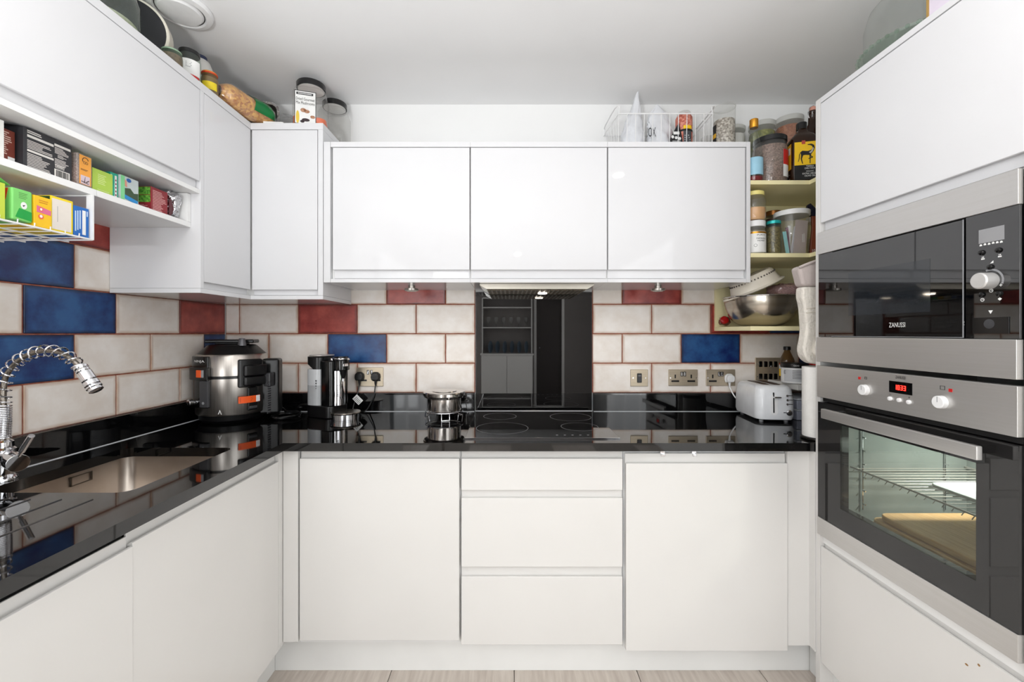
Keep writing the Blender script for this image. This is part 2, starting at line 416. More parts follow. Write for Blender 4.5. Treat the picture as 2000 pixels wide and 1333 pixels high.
for r in range(5):
    z0, z1 = rowz(r); off = YW if r % 2 == 0 else YW-TP/2
    if r % 2: spans.append((off, YW, z0, z1, M_tb if r == 1 else M_tc))
    for k in range(6):
        a, b = off-TP*(k+1), off-TP*k
        mt = M_tc
        if r == 2: mt = [M_tr, M_tc, M_tb, M_tc, M_tc, M_tc][k]
        if r == 1: mt = [M_tc, M_tc, M_tb, M_tc, M_tc, M_tc][k]
        if r == 3: mt = [M_tc, M_tc, M_tb, M_tc, M_tc, M_tc][k]
        if r == 4: mt = [M_tc, M_tr, M_tr, M_tc, M_tc, M_tc][k]
        spans.append((a, b, z0, z1, mt))
tile_run(wl, fL(XL), spans, [(YW-TP*6.6, YW, TZ0, rowz(4)[1])], (PI/2, 0, PI/2))

# ------------------------------------------------------------------ doors with a finger-pull lip
def jdoor(fr, u0, u1, zlo, zhi, lip, side, material, parent, name='door', t=.02, proud=0):
    """slab with its handle recess: lip is the outer height of the recessed strip"""
    p = proud
    if side == 'top':
        pts = [(p, zlo), (p, zhi), (p-.005, zhi+.0015), (p-.0145, zhi-.004), (p-.0155, zhi+lip), (p-t, zhi+lip), (p-t, zlo)]
    else:
        pts = [(p, zhi), (p, zlo), (p-.005, zlo-.0015), (p-.0145, zlo+.004), (p-.0155, zlo-lip), (p-t, zlo-lip), (p-t, zhi)]
    return MB().prism(pts, lambda n, v, u: fr(u, v, n), u0, u1).build(name, material, parent, bevel=.0012, seg=2, angle=30)
BF, LF, RF = fB(YD), fL(XLD), fR(XT)
G = 'base units along the back wall'
t = thing('base_cabinet', 'white base cabinet with a plain door below the hot water dispenser', 'cabinet', (-.48, YD+.3, 0))
MB().box(-.782, -.183, YD+.021, YW-.01, .14, .868).build('carcass', M_carc, t, smooth=False)
jdoor(BF, -.777, -.186, PZ(1252, YD), .834, .031, 'top', M_satin, t)
t = thing('drawer_unit', 'white three-drawer base unit below the hob', 'cabinet', (.12, YD+.3, 0))
MB().box(-.181, .424, YD+.021, YW-.01, .14, .868).build('carcass', M_carc, t, smooth=False)
for zb, zt, lp in ((PZ(958, YD), .834, .031), (PZ(1108, YD), PZ(974, YD), .028), (PZ(1260, YD), PZ(1128, YD), .034)):
    jdoor(BF, -.178, .419, zb, zt, lp, 'top', M_satin, t, 'drawer_front')
t = thing('base_cabinet', 'white base cabinet with two small clips on its door, below the white plug', 'cabinet', (.73, YD+.3, 0))
MB().box(.426, 1.03, YD+.021, YW-.01, .12, .868).build('carcass', M_carc, t, smooth=False)
dr = jdoor(BF, .430, 1.026, .127, .818, .034, 'top', M_satin, t, proud=.006)
for x in (PX(1296, YD), PX(1358, YD)):
    c = MB().rect(BF, x-.009, x+.009, .851, .866, -.012, -.009).rect(BF, x-.007, x+.007, .842, .852, -.011, -.003).build('catch', M_chrome, dr, bevel=.001)
    c['label'] = 'small chrome door catch'
struct(MB().box(-.838, -.783, YD, YD+.02, .155, .868).build('trim_2', M_satin, bevel=.001))
struct(MB().prism([(1.030, YD), (1.109, YD), (1.109, 1.542), (1.129, 1.542), (1.129, YD+.02), (1.030, YD+.02)], lambda p, q, z: (p, q, z), .142, .868).build('trim_3', M_satin, bevel=.001))
# left run
t = thing('base_cabinet', 'white corner-side base cabinet door under the sink', 'cabinet', (-1.15, 1.25, 0))
MB().box(XL+.01, XLD-.021, .945, 1.56, .14, .868-.19).build('carcass', M_carc, t, smooth=False)
jdoor(LF, .947, 1.546, .142, .832, .034, 'top', M_satin, t)
struct(MB().box(XLD-.02, XLD, 1.548, 1.592, .142, .868).build('trim_4', M_satin, bevel=.001))
t = thing('dishwasher', 'white integrated appliance door below the drainer, dark gap above it', 'dishwasher', (-1.15, .65, 0))
MB().box(XL+.01, XLD-.021, .35, .943, .14, .85).build('carcass', M_dark, t, smooth=False)
jdoor(LF, .347, .944, .142, .826, .022, 'top', M_satin, t, proud=.004)
t = thing('base_cabinet', 'white base cabinet door nearest the viewer on the sink side', 'cabinet', (-1.15, .05, 0))
MB().box(XL+.01, XLD-.021, -.25, .343, .14, .868).build('carcass', M_carc, t, smooth=False)
jdoor(LF, -.25, .344, .142, .832, .034, 'top', M_satin, t)
# plinths
for nm, b in (('baseboard_back', (-.903, 1.156, 1.637, 1.653)), ('baseboard_left', (-.919, -.903, -.25, 1.637)), ('baseboard_right', (1.156, 1.172, .30, 1.637))):
    struct(MB().box(b[0], b[1], b[2], b[3], 0, .139).build(nm, M_plinth, bevel=.0008))

# ------------------------------------------------------------------ worktop, sink, tap
SX0, SX1, SY0, SY1 = -1.335, -.957, 1.064, 1.482
wk = thing('worktop', 'black polished stone worktop running round the corner', 'worktop', (0, 1.86, .87))
def slab():
    bm_out = [(-.822, -.25), (-.822, 1.544), (1.135, 1.544), (1.135, YW-.001), (XL+.001, YW-.001), (XL+.001, -.25)]
    hole = rrect(SX0, SX1, SY0, SY1, .035, 6)
    bm = bmesh.new()
    def loop(pts, z):
        vs = [bm.verts.new((p[0], p[1], z)) for p in pts]
        return vs, [bm.edges.new((vs[i], vs[(i+1) % len(vs)])) for i in range(len(vs))]
    ov, oe = loop(bm_out, .90); hv, he = loop(hole, .90)
    r = bmesh.ops.triangle_fill(bm, edges=oe+he, use_beauty=True, use_dissolve=False)
    top = [f for f in bm.faces]
    ex = bmesh.ops.extrude_face_region(bm, geom=top)
    bmesh.ops.translate(bm, vec=(0, 0, -.03), verts=[g for g in ex['geom'] if isinstance(g, bmesh.types.BMVert)])
    bm.verts.index_update()
    m = MB(); m.add([tuple(v.co) for v in bm.verts], [tuple(v.index for v in f.verts) for f in bm.faces]); bm.free(); return m
slab().build('slab', M_stone, wk, smooth=False)
MB().box(1.1355, XR-.001, 1.544, YW-.001, .87, .90).build('end_slab', M_stone, wk, smooth=False)
m = MB(); m.box(XL+.001, SB0-.001, YW-.021, YW-.001, .9, TZ0).box(SB1+.001, XR-.001, YW-.021, YW-.001, .9, TZ0).box(XL+.001, XL+.021, -.25, YW-.021, .9, TZ0)
m.build('upstand', M_stone, wk, bevel=.0015)
M_seal = mat('pale_sealant', (214, 216, 220), .25)
m = MB(); m.tube([(XL+.022, YW-.022, .9005), (SB0-.003, YW-.022, .9005)], .0022, 6).tube([(SB1+.003, YW-.022, .9005), (1.55, YW-.022, .9005)], .0022, 6).tube([(SB0, YW-.008, .9005), (SB1, YW-.008, .9005)], .0022, 6).tube([(XL+.022, .3, .9005), (XL+.022, YW-.022, .9005)], .0022, 6)
m.build('sealant', M_seal, wk)
m = MB()
for k in range(5): m.tube([(-1.30+.075*k, .50, .9003), (-1.30+.075*k, 1.02, .9003)], .0016, 6)
m.build('drainer_groove', mat('groove_polish', (60, 58, 57), .1, ior=1.8), wk)
t = thing('kitchen_sink', 'rectangular undermount stainless steel sink below the spring tap', 'sink', ((SX0+SX1)/2, (SY0+SY1)/2, .69))
out = rrect(SX0-.006, SX1+.006, SY0-.006, SY1+.006, .04, 6); inn = rrect(SX0-.002, SX1+.002, SY0-.002, SY1+.002, .036, 6)
bot = rrect(SX0+.004, SX1-.004, SY0+.004, SY1-.004, .036, 6); flo = rrect(SX0+.018, SX1-.018, SY0+.018, SY1-.018, .03, 6)
n = len(inn); vs = []; fs = []
for ring, z in ((out, .869), (inn, .869), (bot, .715), (flo, .70)): vs += [(p[0], p[1], z) for p in ring]
for j in range(3): fs += [(j*n+i, j*n+(i+1) % n, (j+1)*n+(i+1) % n, (j+1)*n+i) for i in range(n)]
fs.append(tuple(3*n+i for i in range(n)))
m = MB(); m.add(vs, fs); b = m.build('bowl', M_sink, t, angle=50)
MB().lathe([(.045, .7005), (.045, .703), (.035, .7035), (.03, .7015)], (-1.15, 1.27, 0)).build('drain', M_chrome, t)
fo = fL(SX0-.001)
m = MB(); yo0, yo1 = 1.291, 1.357
for (a, b2, c, d2) in ((yo0, yo1, .832, .8345), (yo0, yo1, .858, .8605), (yo0, yo0+.0025, .832, .8605), (yo1-.0025, yo1, .832, .8605)): m.rect(fo, a, b2, c, d2, .001, .005)
m.build('overflow', mat('shadow_steel', (120, 112, 104), .3, 1), t)
# tap
tx, ty = -1.375, 1.153
t = thing('kitchen_tap', 'chrome spring-neck tap rising behind the sink', 'tap', (tx, ty, ZT))
m = MB(); m.lathe([(.03, .9005), (.03, .906), (.026, .914), (.022, .918), (.022, .945), (.026, .95), (.026, .985), (.021, .99), (.021, 1.005), (.016, 1.01)], (tx, ty, 0), 28)
m.build('body', M_chrome, t)
va = Vector((tx+.018, ty-.006, .967)); vb = Vector((tx+.093, ty-.044, .960))
m = MB(); m.cyl(va, va.lerp(vb, .55), .018).cyl(va.lerp(vb, .57), vb, .0225)
v = m.build('valve', M_chrome, t, bevel=.001)
m = MB(); l0 = vb+Vector((-.006, .004, .012)); l1 = l0+Vector((.050, -.012, .062)); lm = l0.lerp(l1, .3); m.tube([l0, lm], .0045, 12).cyl(lm, l1, .0068)
m.build('lever', M_chrome, v, bevel=.0006)
sc = F/ty
path = [(tx, ty, 1.01)]+[(PX(x, ty), ty, PZ(y, ty)) for x, y in ((7, 820), (7, 790), (7, 760), (12, 735), (28, 712), (52, 695), (82, 686), (114, 688), (140, 702), (160, 722))]
path = spline(path, 10)
MB().tube(path, .0062, 12).build('hose', mat('ribbed_metal_hose', (178, 170, 160), .35, 1, ns=4, c2=(90, 84, 78), stretch=(200, 1, 200)), t)
L = [0]
for i in range(1, len(path)): L.append(L[-1]+(path[i]-path[i-1]).length)
def at_len(s):
    for i in range(1, len(path)):
        if L[i] >= s:
            k = (s-L[i-1])/max(1e-9, L[i]-L[i-1]); return path[i-1].lerp(path[i], k), (path[i]-path[i-1]).normalized()
    return path[-1], (path[-1]-path[-2]).normalized()
hel = []; ph = 0; s = .004; tight = .085; ds = .0004
up = Vector((0, 1, 0))
while s < L[-1]-.002:
    p, tg = at_len(s); nn = tg.cross(up).normalized()
    pitch = .0047 if s < tight else min(.0225, .0047+(s-tight)*.4)
    hel.append(p+(nn*math.cos(ph)+up*math.sin(ph))*.0150); step = pitch/14; s += step; ph += 2*PI/14
MB().tube(hel, .0021, 6).build('spring', M_chrome, t)
p, tg = path[-1], (path[-1]-path[-4]).normalized()
q = (Vector((PX(189, ty), ty, PZ(764, ty)))-p); hl = q.length; Mx = q.to_track_quat('Z', 'Y').to_matrix()
MB().lathe([(.013, -.01), (.0155, -.008), (.0155, -.002), (.014, 0), (.0155, .002), (.0155, .007), (.014, .009), (.0165, .011), (.0165, hl*.5), (.0145, hl*.53), (.0175, hl*.57), (.0175, hl*.72), (.0155, hl*.75), (.018, hl*.79), (.018, hl*.84), (.0155, hl*.87), (.0165, hl*.97), (.013, hl)], p, 24, M=Mx).build('spray_head', M_chrome, t)

# ------------------------------------------------------------------ hob, splashback, hood
t = thing('induction_hob', 'black glass hob set into the worktop with thin white cooking rings', 'hob', (.1245, 1.86, ZT))
MB().box(-.168, .417, 1.604, 2.115, .9004, .9055).build('glass_top', M_bglass, t, bevel=.0015)
M_ring = mat('pale_ring_print', (150, 150, 152), .4)
def annulus(cx, cy, r, z, w=.0016):
    m = MB(); k = 56; vs = []; fs = []
    for i in range(k):
        a = 2*PI*i/k
        vs += [(cx+(r-w)*math.cos(a), cy+(r-w)*math.sin(a), z), (cx+r*math.cos(a), cy+r*math.sin(a), z)]
    for i in range(k): j = (i+1) % k; fs.append((2*i, 2*i+1, 2*j+1, 2*j))
    m.add(vs, fs); return m
for cx, cy, r in ((-.03, 1.766, .108), (-.045, 2.015, .078), (.287, 2.0, .096), (.295, 1.79, .078)): annulus(cx, cy, r, .9058).build('cooking_ring', M_ring, t, smooth=False)
m = MB()
for k in range(6): m.box(.18+.03*k, .188+.03*k, 1.640, 1.644, .9056, .9059)
m.build('touch_marks', M_ring, t, smooth=False)
MB().box(-.168, .417, 1.600, 1.6038, .9004, .9052).build('front_trim', M_chrome, t, smooth=False)
tag(MB().box(SB0+.003, SB1-.003, YW-.006, YW+.004, .9025, PZ(571, YW)).build('splashback', M_splash, bevel=.001), 'tall black mirror-glass splashback behind the hob', 'splashback')
t = thing('cooker_hood', 'slim steel cooker hood under the middle wall cabinet', 'extractor', (.12, 2.0, 1.49))
m = MB(); hx0, hx1 = -.133, .379
m.prism([(hx0, 1.5205), (hx1, 1.5205), (hx1, 1.514), (hx1-.03, 1.497), (hx0+.03, 1.497), (hx0, 1.514)], lambda p, q, y: (p, y, q), 1.90, 2.16)
m.build('housing', mat('hood_steel', (200, 194, 182), .35, .7), t, bevel=.001)
m = MB()
for k in range(22): x = hx0+.035+k*.0205; m.box(x, x+.012, 1.93, 2.13, 1.4945, 1.4968)
m.build('filter_slats', mat('filter_mesh', (120, 108, 90), .4, .6), t, smooth=False)
m = MB(); m.lathe([(.022, 1.490), (.022, 1.4966)], (.16, 2.06, 0), 20); m.build('lamp', M_lamp, t)
hood = bpy.data.lights.new('hood_lamp', 'AREA'); hood.shape = 'DISK'; hood.size = .04; hood.energy = .35; hood.color = (1, .85, .65)
ho = bpy.data.objects.new('hood_lamp', hood); COL.objects.link(ho); ho.location = (.16, 2.06, 1.488)
# ------------------------------------------------------------------ wall cabinets
UF = fB(YU)
ub, ut = 1.521, 2.135
def wallcab(x0, x1, d0, d1, label):
    t = thing('wall_cabinet', label, 'cabinet', ((x0+x1)/2, 2.02, ub))
    MB().box(x0, x1, YU+.022, YW-.001, ub+.016, ut-.023).build('carcass', M_dark if False else M_carc, t, smooth=False)
    MB().box(x0, x1, YU, YW-.001, ut-.0225, ut).build('top_panel', M_gloss, t, bevel=.0008)
    MB().box(x0, x1, YU, YW-.001, ub, ub+.0155).build('bottom_panel', M_gloss, t, bevel=.0008)
    jdoor(UF, d0, d1, PZ(527, YU), ut-.0255, .037, 'bottom', M_gloss, t)
    return t
ex = lambda x: PX(x, YU)
a = wallcab(ex(645.5), ex(918.2), ex(650), ex(917), 'white gloss wall cabinet beside the corner unit, above the dispenser')
MB().box(-.8105, ex(645), YU, YW-.001, ub, ut).build('end_panel', M_gloss, a, bevel=.0008)
wallcab(ex(918.4), ex(1186.6), ex(919.5), ex(1185.5), 'white gloss wall cabinet above the hob and hood')
c = wallcab(ex(1186.8), ex(1458), ex(1188), ex(1455.5), 'white gloss wall cabinet beside the open cream shelves')
MB().box(ex(1458.2), 1.051, YU, YW-.001, ub, ut).build('end_panel', M_gloss, c, bevel=.0008)
# tall corner cabinet
cb, ct = 1.447, 2.217
Lp = lambda i: [(-1.4585, 1.55+i), (XLU-i, 1.55+i), (XLU-i, YU+i), (-.813-i, YU+i), (-.813-i, YW-.001), (-1.4585, YW-.001)]
pz = lambda p, q, z: (p, q, z)
t = thing('corner_wall_cabinet', 'tall white corner wall cabinet with two doors meeting at a right angle', 'cabinet', (-1.2, 1.95, cb))
MB().prism(Lp(.022), pz, cb+.017, ct-.029).build('carcass', M_carc, t, smooth=False)
MB().prism(Lp(0), pz, ct-.0285, ct).build('top_panel', M_gloss, t, bevel=.0008)
MB().prism(Lp(0), pz, cb, cb+.0165).build('bottom_panel', M_gloss, t, bevel=.0008)
MB().box(-1.4585, XLU, 1.55, 1.568, cb+.017, ct-.029).build('end_panel', M_gloss, t, bevel=.0008)
MB().box(-.835, -.813, YU, YW-.001, cb+.017, ct-.029).build('end_panel', M_gloss, t, bevel=.0008)
jdoor(fL(XLU), 1.5705, YU-.004, PZ(566, YU), ct-.031, .024, 'bottom', M_gloss, t)
jdoor(UF, XLU+.004, -.8375, PZ(566, YU), ct-.031, .024, 'bottom', M_gloss, t)
# flap cabinet
fbz = 1.820
t = thing('flap_wall_cabinet', 'white wall cabinet with a wide lift-up door above the tea shelf', 'cabinet', (-1.29, 1.1, fbz))
MB().box(-1.4585, XLU-.022, .64, 1.549, fbz+.004, ct-.029).build('carcass', M_carc, t, smooth=False)
MB().box(-1.4585, XLU, .64, 1.549, ct-.0285, ct).build('top_panel', M_gloss, t, bevel=.0008)
MB().box(-1.4585, XLU-.002, .64, 1.549, fbz-.012, fbz+.0035).build('bottom_panel', M_carc, t, bevel=.0008)
jdoor(fL(XLU), .642, 1.5475, 1.854, ct-.031, .028, 'bottom', M_gloss, t)
# open tea shelves below the flap cabinet
sx, sb, st_ = -1.1616, 1.685, 1.806
def teashelf(y0, y1, label):
    t = thing('open_wall_shelf', label, 'shelf', (-1.31, (y0+y1)/2, sb))
    MB().box(-1.4585, sx, y0, y1, sb, sb+.018).build('bottom_board', M_carc, t, bevel=.0008)
    MB().box(-1.4585, sx, y1-.016, y1, sb+.0185, st_).build('side_panel', M_carc, t, bevel=.0008)
    MB().box(-1.4585, -1.450, y0+.0165, y1-.0165, sb+.0185, st_).build('back_panel', M_carc, t, smooth=False)
    return t
teashelf(1.198, 1.549, 'white open shelf section holding the lime box, burgundy box and foil packet')
t = thing('open_wall_shelf', 'white open shelf section holding the large black box, wire rack hung below', 'shelf', (-1.31, .9, sb))
MB().box(-1.4585, sx, .64, 1.1965, sb, sb+.018).build('bottom_board', M_carc, t, bevel=.0008)
MB().box(-1.4585, -1.450, .64, 1.1965, sb+.0185, st_).build('back_panel', M_carc, t, smooth=False)

# ------------------------------------------------------------------ corner shelf unit, cream
t = thing('corner_shelf_unit', 'open cream corner shelf unit crowded with jars beside the oven tower', 'shelf unit', (1.35, 2.0, 1.311))
Ls = [(1.0525, YU), (1.309, YU), (1.309, 1.565), (XR-.002, 1.565), (XR-.002, YW-.012), (1.0525, YW-.012)]
for zt_ in (1.967, 1.649):
    MB().prism(Ls, pz, zt_-.018, zt_).build('shelf_board', M_cream, t, bevel=.0008)
MB().box(1.0525, XR-.002, YU, YW-.012, 1.311, 1.330).build('shelf_board', M_cream, t, bevel=.0008)
MB().box(1.0525, XR-.002, YW-.0115, YW-.001, 1.3115, 1.985).build('back_panel', M_cream, t, smooth=False)
MB().box(XR-.0015-.012, XR-.002, YU-.27, YW-.013, 1.668, 1.948).build('side_panel', M_cream, t, smooth=False)

# ------------------------------------------------------------------ oven tower
t = thing('oven_tower_cabinet', 'tall white cabinet tower housing the microwave and the oven', 'cabinet', (1.41, 1.2, 0))
TF = RF
MB().box(XT, XR-.002, 1.518, 1.5405, .0, 2.14).build('end_panel', M_satin, t, bevel=.0008)
MB().box(XT, XR-.002, .87, .9135, .0, 2.14).build('end_panel', M_satin, t, bevel=.0008)
MB().box(XT+.56, XR-.002, .914, 1.5175, .14, 2.13).build('back_panel', M_carc, t, smooth=False)
MB().box(XT, XR-.002, .914, 1.5175, 2.1215, 2.14).build('top_panel', M_gloss, t, bevel=.0008)
for z0, z1 in ((1.661, 1.677), (.548, .580), (.128, .144)):
    MB().box(XT+.022, XT+.559, .914, 1.5175, z0, z1).build('shelf_board', M_carc, t, smooth=False)
MB().box(XT+.010, XT+.10, .914, 1.5175, .5515, .5825).build('shelf_board', M_carc, t, smooth=False)
jdoor(TF, .917, 1.5155, 1.693, 2.118, .028, 'bottom', M_gloss, t)
ld = jdoor(TF, .917, 1.5155, .128, .5395, .011, 'top', M_satin, t)
M_chip = mat('bare_board_chip', (150, 110, 66), .8)
m = MB()
for y, z, a, b in ((DX(1888, XT), PZ(1299, DX(1888, XT)), .004, .0025), (DX(1912, XT), PZ(1300, DX(1912, XT)), .003, .003)): m.ell(RF, y, z, a, b, 0, .0004, 8)
c = m.build('chipped_mark', M_chip, ld, smooth=False)
for y, z in ((.955, 1.9),): pass
# microwave
my0, my1, mz0, mz1 = .917, 1.4935, 1.199, 1.6565
t = thing('microwave_oven', 'built-in black glass microwave in a steel frame above the oven', 'microwave', (1.3, 1.2, mz0))
f = fR(XT)
MB().box(XT+.002, XT+.40, my0+.02, my1-.02, mz0+.01, mz1-.01).build('body', M_black, t, smooth=False)
gz0, gz1 = 1.287, 1.579
MB().rect(f, my0, my1+.022, gz1, mz1, 0, .012).build('top_frame', M_steelx, t, bevel=.0012)
MB().rect(f, my0, my1+.022, mz0, gz0-.001, 0, .016).build('bottom_frame', M_steelx, t, bevel=.0012)
MB().rect(f, 1.4505, my1+.022, gz0, gz1-.0005, 0, .008).build('side_frame', M_bglass, t, bevel=.001)
dy0, dy1 = 1.0285, 1.4485
dr = MB().rect(f, dy0, dy1, gz0+.002, gz1-.004, 0, .011).build('door', M_bglass, t, bevel=.0008)
MB().rect(f, DX(1825, XT), DX(1664, XT), 1.356, 1.495, .0111, .0114).build('window', mat('meshed_window', (38, 42, 47), .05, ior=1.7, ns=300, c2=(28, 31, 35)), dr, smooth=False)
MB().rect(f, dy0-.0005, dy0+.0012, gz0+.002, gz1-.004, .0105, .0125).rect(f, dy0, dy1, gz0+.0015, gz0+.003, .0105, .0125).build('door_edge', M_grey, dr, smooth=False)
text('ZANUSSI', fRt(XT-.011, DX(1760, XT), PZ(635, DX(1760, XT))), .05, .0135, M_white, dr)
m = MB()
for k in range(2): m.ell(f, DX(1882, XT-.011), 1.327-.007*k, .0022, .0022, .011, .0116, 8)
m.build('indicator', M_grey, dr, smooth=False)
pn = MB().rect(f, my0, dy0-.003, gz0, gz1-.0005, 0, .009).build('control_panel', M_bglass, t, bevel=.0008)
ff = lambda u, v, n=0: f(u, v, n+.009)
XP = XT-.009
def at(x, y): d = DX(x, XP); return d, PZ(y, d)
MB().rect(ff, DX(1962, XP), DX(1912, XP), 1.509, 1.541, 0, .0006).build('display', mat('grey_display', (150, 150, 152), .25), pn, smooth=False)
ky, kz = at(1934, 549)
m = MB().lathe([(.019, 0), (.0185, .026), (.016, .0285)], (XP, ky, kz), 32, M=Matrix.Rotation(-PI/2, 3, 'Y')); m.build('dial', mat('silver_knob', (214, 212, 210), .3, .4), pn)
mm = MB(); k = 14
for i in range(k):
    a0 = math.radians(-20+130*i/k); a1 = math.radians(-20+130*(i+.92)/k)
    mm.fprism(ff, [(ky-.0235*math.cos(a0), kz+.0235*math.sin(a0)), (ky-.0275*math.cos(a0), kz+.0275*math.sin(a0)), (ky-.0275*math.cos(a1), kz+.0275*math.sin(a1)), (ky-.0235*math.cos(a1), kz+.0235*math.sin(a1))], 0, .0006)
mm.build('dial_scale', M_grey, pn, smooth=False)
for x, y in ((1918, 494), (1951, 489), (1935, 522), (1918, 576), (1952, 574)):
    by, bz = at(x, y); MB().lathe([(.0062, 0), (.0058, .003), (.003, .0048)], (XP, by, bz), 18, M=Matrix.Rotation(-PI/2, 3, 'Y')).build('button', M_blackg, pn)
m = MB()
for x, y in ((1916, 480), (1924, 478), (1932, 477), (1940, 475), (1948, 474), (1956, 473)):
    by, bz = at(x, y); m.rect(ff, by-.0025, by+.0025, bz-.0015, bz+.0015).rect(ff, by-.0012, by+.0015, bz+.0015, bz+.0028)
for x, y in ((1920, 505), (1953, 500)):
    by, bz = at(x, y); m.rect(ff, by-.0035, by+.0035, bz-.003, bz).rect(ff, by-.002, by-.0008, bz+.001, bz+.004).rect(ff, by+.0008, by+.002, bz+.001, bz+.004)
by, bz = at(1937, 512); m.fprism(ff, [(by+.003, bz-.003), (by-.0035, bz-.003), (by-.0035, bz+.003)], 0, .0006)
by, bz = at(1955, 557); m.rect(ff, by-.003, by+.003, bz-.0006, bz+.0006).rect(ff, by-.0006, by+.0006, bz-.003, bz+.003)
for x, y in ((1936, 568), (1919, 586)):
    by, bz = at(x, y)
    for i in range(12): a = 2*PI*i/12; m.rect(ff, by+.0035*math.cos(a)-.0007, by+.0035*math.cos(a)+.0007, bz+.0035*math.sin(a)-.0007, bz+.0035*math.sin(a)+.0007)
    m.rect(ff, by-.002, by, bz-.0004, bz+.0004).rect(ff, by-.0004, by+.0004, bz, bz+.002)
by, bz = at(1953, 584); m.fprism(ff, [(by-.004, bz), (by, bz-.004), (by+.004, bz), (by, bz+.003)], 0, .0006)
by, bz = at(1935, 610); m.fprism(ff, [(by-.0045, bz+.004), (by+.0045, bz+.004), (by, bz-.004)], 0, .0006)
m.build('symbols', M_white, pn, smooth=False)
h = MB().rect(ff, DX(1972, XP), DX(1901, XP), PZ(652, .95), PZ(616, .95)-.004, 0, .0015).build('hatch', M_blackg, pn, bevel=.0006)
by, bz = at(1933, 633); MB().lathe([(.011, .0016), (.009, .002), (.002, .0018)], (XP, by, bz), 24, M=Matrix.Rotation(-PI/2, 3, 'Y')).build('hatch_grip', M_dkgrey, pn)
# oven
oz0, oz1 = .586, 1.185
t = thing('built_in_oven', 'built-in oven with steel control panel, bar handle and glass door', 'oven', (1.3, 1.2, oz0))
oy0, oy1 = .917, 1.5155
m = MB()     # cavity: open at the front
cx0, cx1, cy0, cy1, cz0, cz1 = XT+.03, XT+.45, .965, 1.45, .66, 1.02
for b in ((cx0, cx1, cy0-.02, cy0, cz0-.02, cz1+.02), (cx0, cx1, cy1, cy1+.02, cz0-.02, cz1+.02), (cx0, cx1, cy0, cy1, cz0-.02, cz0), (cx0, cx1, cy0, cy1, cz1, cz1+.02), (cx1, cx1+.02, cy0-.02, cy1+.02, cz0-.02, cz1+.02)): m.box(*b)
m.build('cavity', mat('oven_enamel', (146, 156, 156), .35, c2=(128, 138, 138), ns=8), t, smooth=False)
m = MB(); m.rect(f, oy0, oy1, oz0+.062, 1.056, -.012, 0)
# door: frame of black glass around a clear window
dr = MB()
wy0, wy1, wz0, wz1 = DX(1914.5, XT), DX(1647, XT), .715, .994
for (a, b, c, d) in ((oy0, wy0, .648, 1.056), (wy1, oy1, .648, 1.056), (wy0, wy1, .648, wz0), (wy0, wy1, wz1, 1.056)): dr.rect(f, a, b, c, d, -.018, .010)
dr = dr.build('door', mat('smoked_door_glass', (34, 33, 33), .02, ior=1.6), t, smooth=False)
MB().rect(f, wy0, wy1, wz0, wz1, .004, .0098).build('door_window', thin('oven_window_glass', (214, 216, 210), 1.0, .0, ior=1.5), dr, smooth=False)
MB().rect(f, oy0, oy1, oz0, .6475, -.018, .013).build('door_base', M_steelx, dr, bevel=.001)
hx = XT-.052
m = MB(); m.box(hx-.006, hx+.008, .957, 1.437, 1.0125, 1.0445); hn = m.build('handle', M_steelx, dr, bevel=.002)
m = MB()
for y in (1.0, 1.394): m.box(hx+.0085, XT-.0105, y-.009, y+.009, 1.02, 1.037)
m.build('handle_post', M_black, dr, smooth=False)
pn = MB().rect(f, oy0, oy1, 1.074, oz1, -.01, .014).build('control_panel', M_steelx, t, bevel=.0012)
MB().rect(f, oy0+.005, oy1-.005, 1.058, 1.073, -.03, -.005).build('vent_gap', M_dark, t, smooth=False)
XP = XT-.014
ff = fR(XP)
for x, y, r in ((1690, 762, .0165), (1840, 786, .0165)):
    by, bz = at(x, y); k = MB().lathe([(r, 0), (r*.96, .011), (r*.85, .0125)], (XP, by, bz), 32, M=Matrix.Rotation(-PI/2, 3, 'Y')).build('knob', M_wplast, pn)
    MB().box(XP-.0132, XP-.012, by-.0006, by+.0006, bz, bz+.014).build('pointer', M_grey, k, smooth=False)
a, b = DX(1782, XP), DX(1737, XP); zc = PZ(758, (a+b)/2)
MB().rect(ff, a, b, zc-.0165, zc+.0165, 0, .0008).build('display', M_blackg, pn, smooth=False)
segs = {'1': 'bc', '0': 'abcdef', '3': 'abgcd'}
m = MB(); dw, dh, sw = .0062, .0135, .0017
def seg7(m, ch, u, v):     # u grows to the reader's right
    R = lambda u0, u1, v0, v1: m.rect(fRt(XP-.0008, u, v), u0, u1, v0, v1, 0, .0004)
    s_ = segs[ch]; hh = dh/2
    if 'a' in s_: R(0, dw, dh-sw, dh)
    if 'd' in s_: R(0, dw, 0, sw)
    if 'g' in s_: R(0, dw, hh-sw/2, hh+sw/2)
    if 'b' in s_: R(dw-sw, dw, hh, dh)
    if 'c' in s_: R(dw-sw, dw, 0, hh)
    if 'f' in s_: R(0, sw, hh, dh)
    if 'e' in s_: R(0, sw, 0, hh)
for i, ch in enumerate('1033'): seg7(m, ch, (a+b)/2+.0175-.0092*i, zc-dh/2)
m.build('clock_digits', M_dled, pn, smooth=False)
for x, y in ((1739, 779), (1757, 782), (1776, 786)):
    by, bz = at(x, y); MB().lathe([(.0062, 0), (.0058, .004), (.004, .005)], (XP, by, bz), 20, M=Matrix.Rotation(-PI/2, 3, 'Y')).build('button', M_wplast, pn)
for x, y in ((1679, 739), (1857, 763)):
    by, bz = at(x, y); MB().rect(ff, by-.004, by+.004, bz-.004, bz+.004, 0, .0015).build('indicator_light', M_red, pn, smooth=False)
by, bz = at(1759, 738); text('ZANUSSI', fRt(XP, by, bz), .03, .008, M_ink, pn)
m = MB()
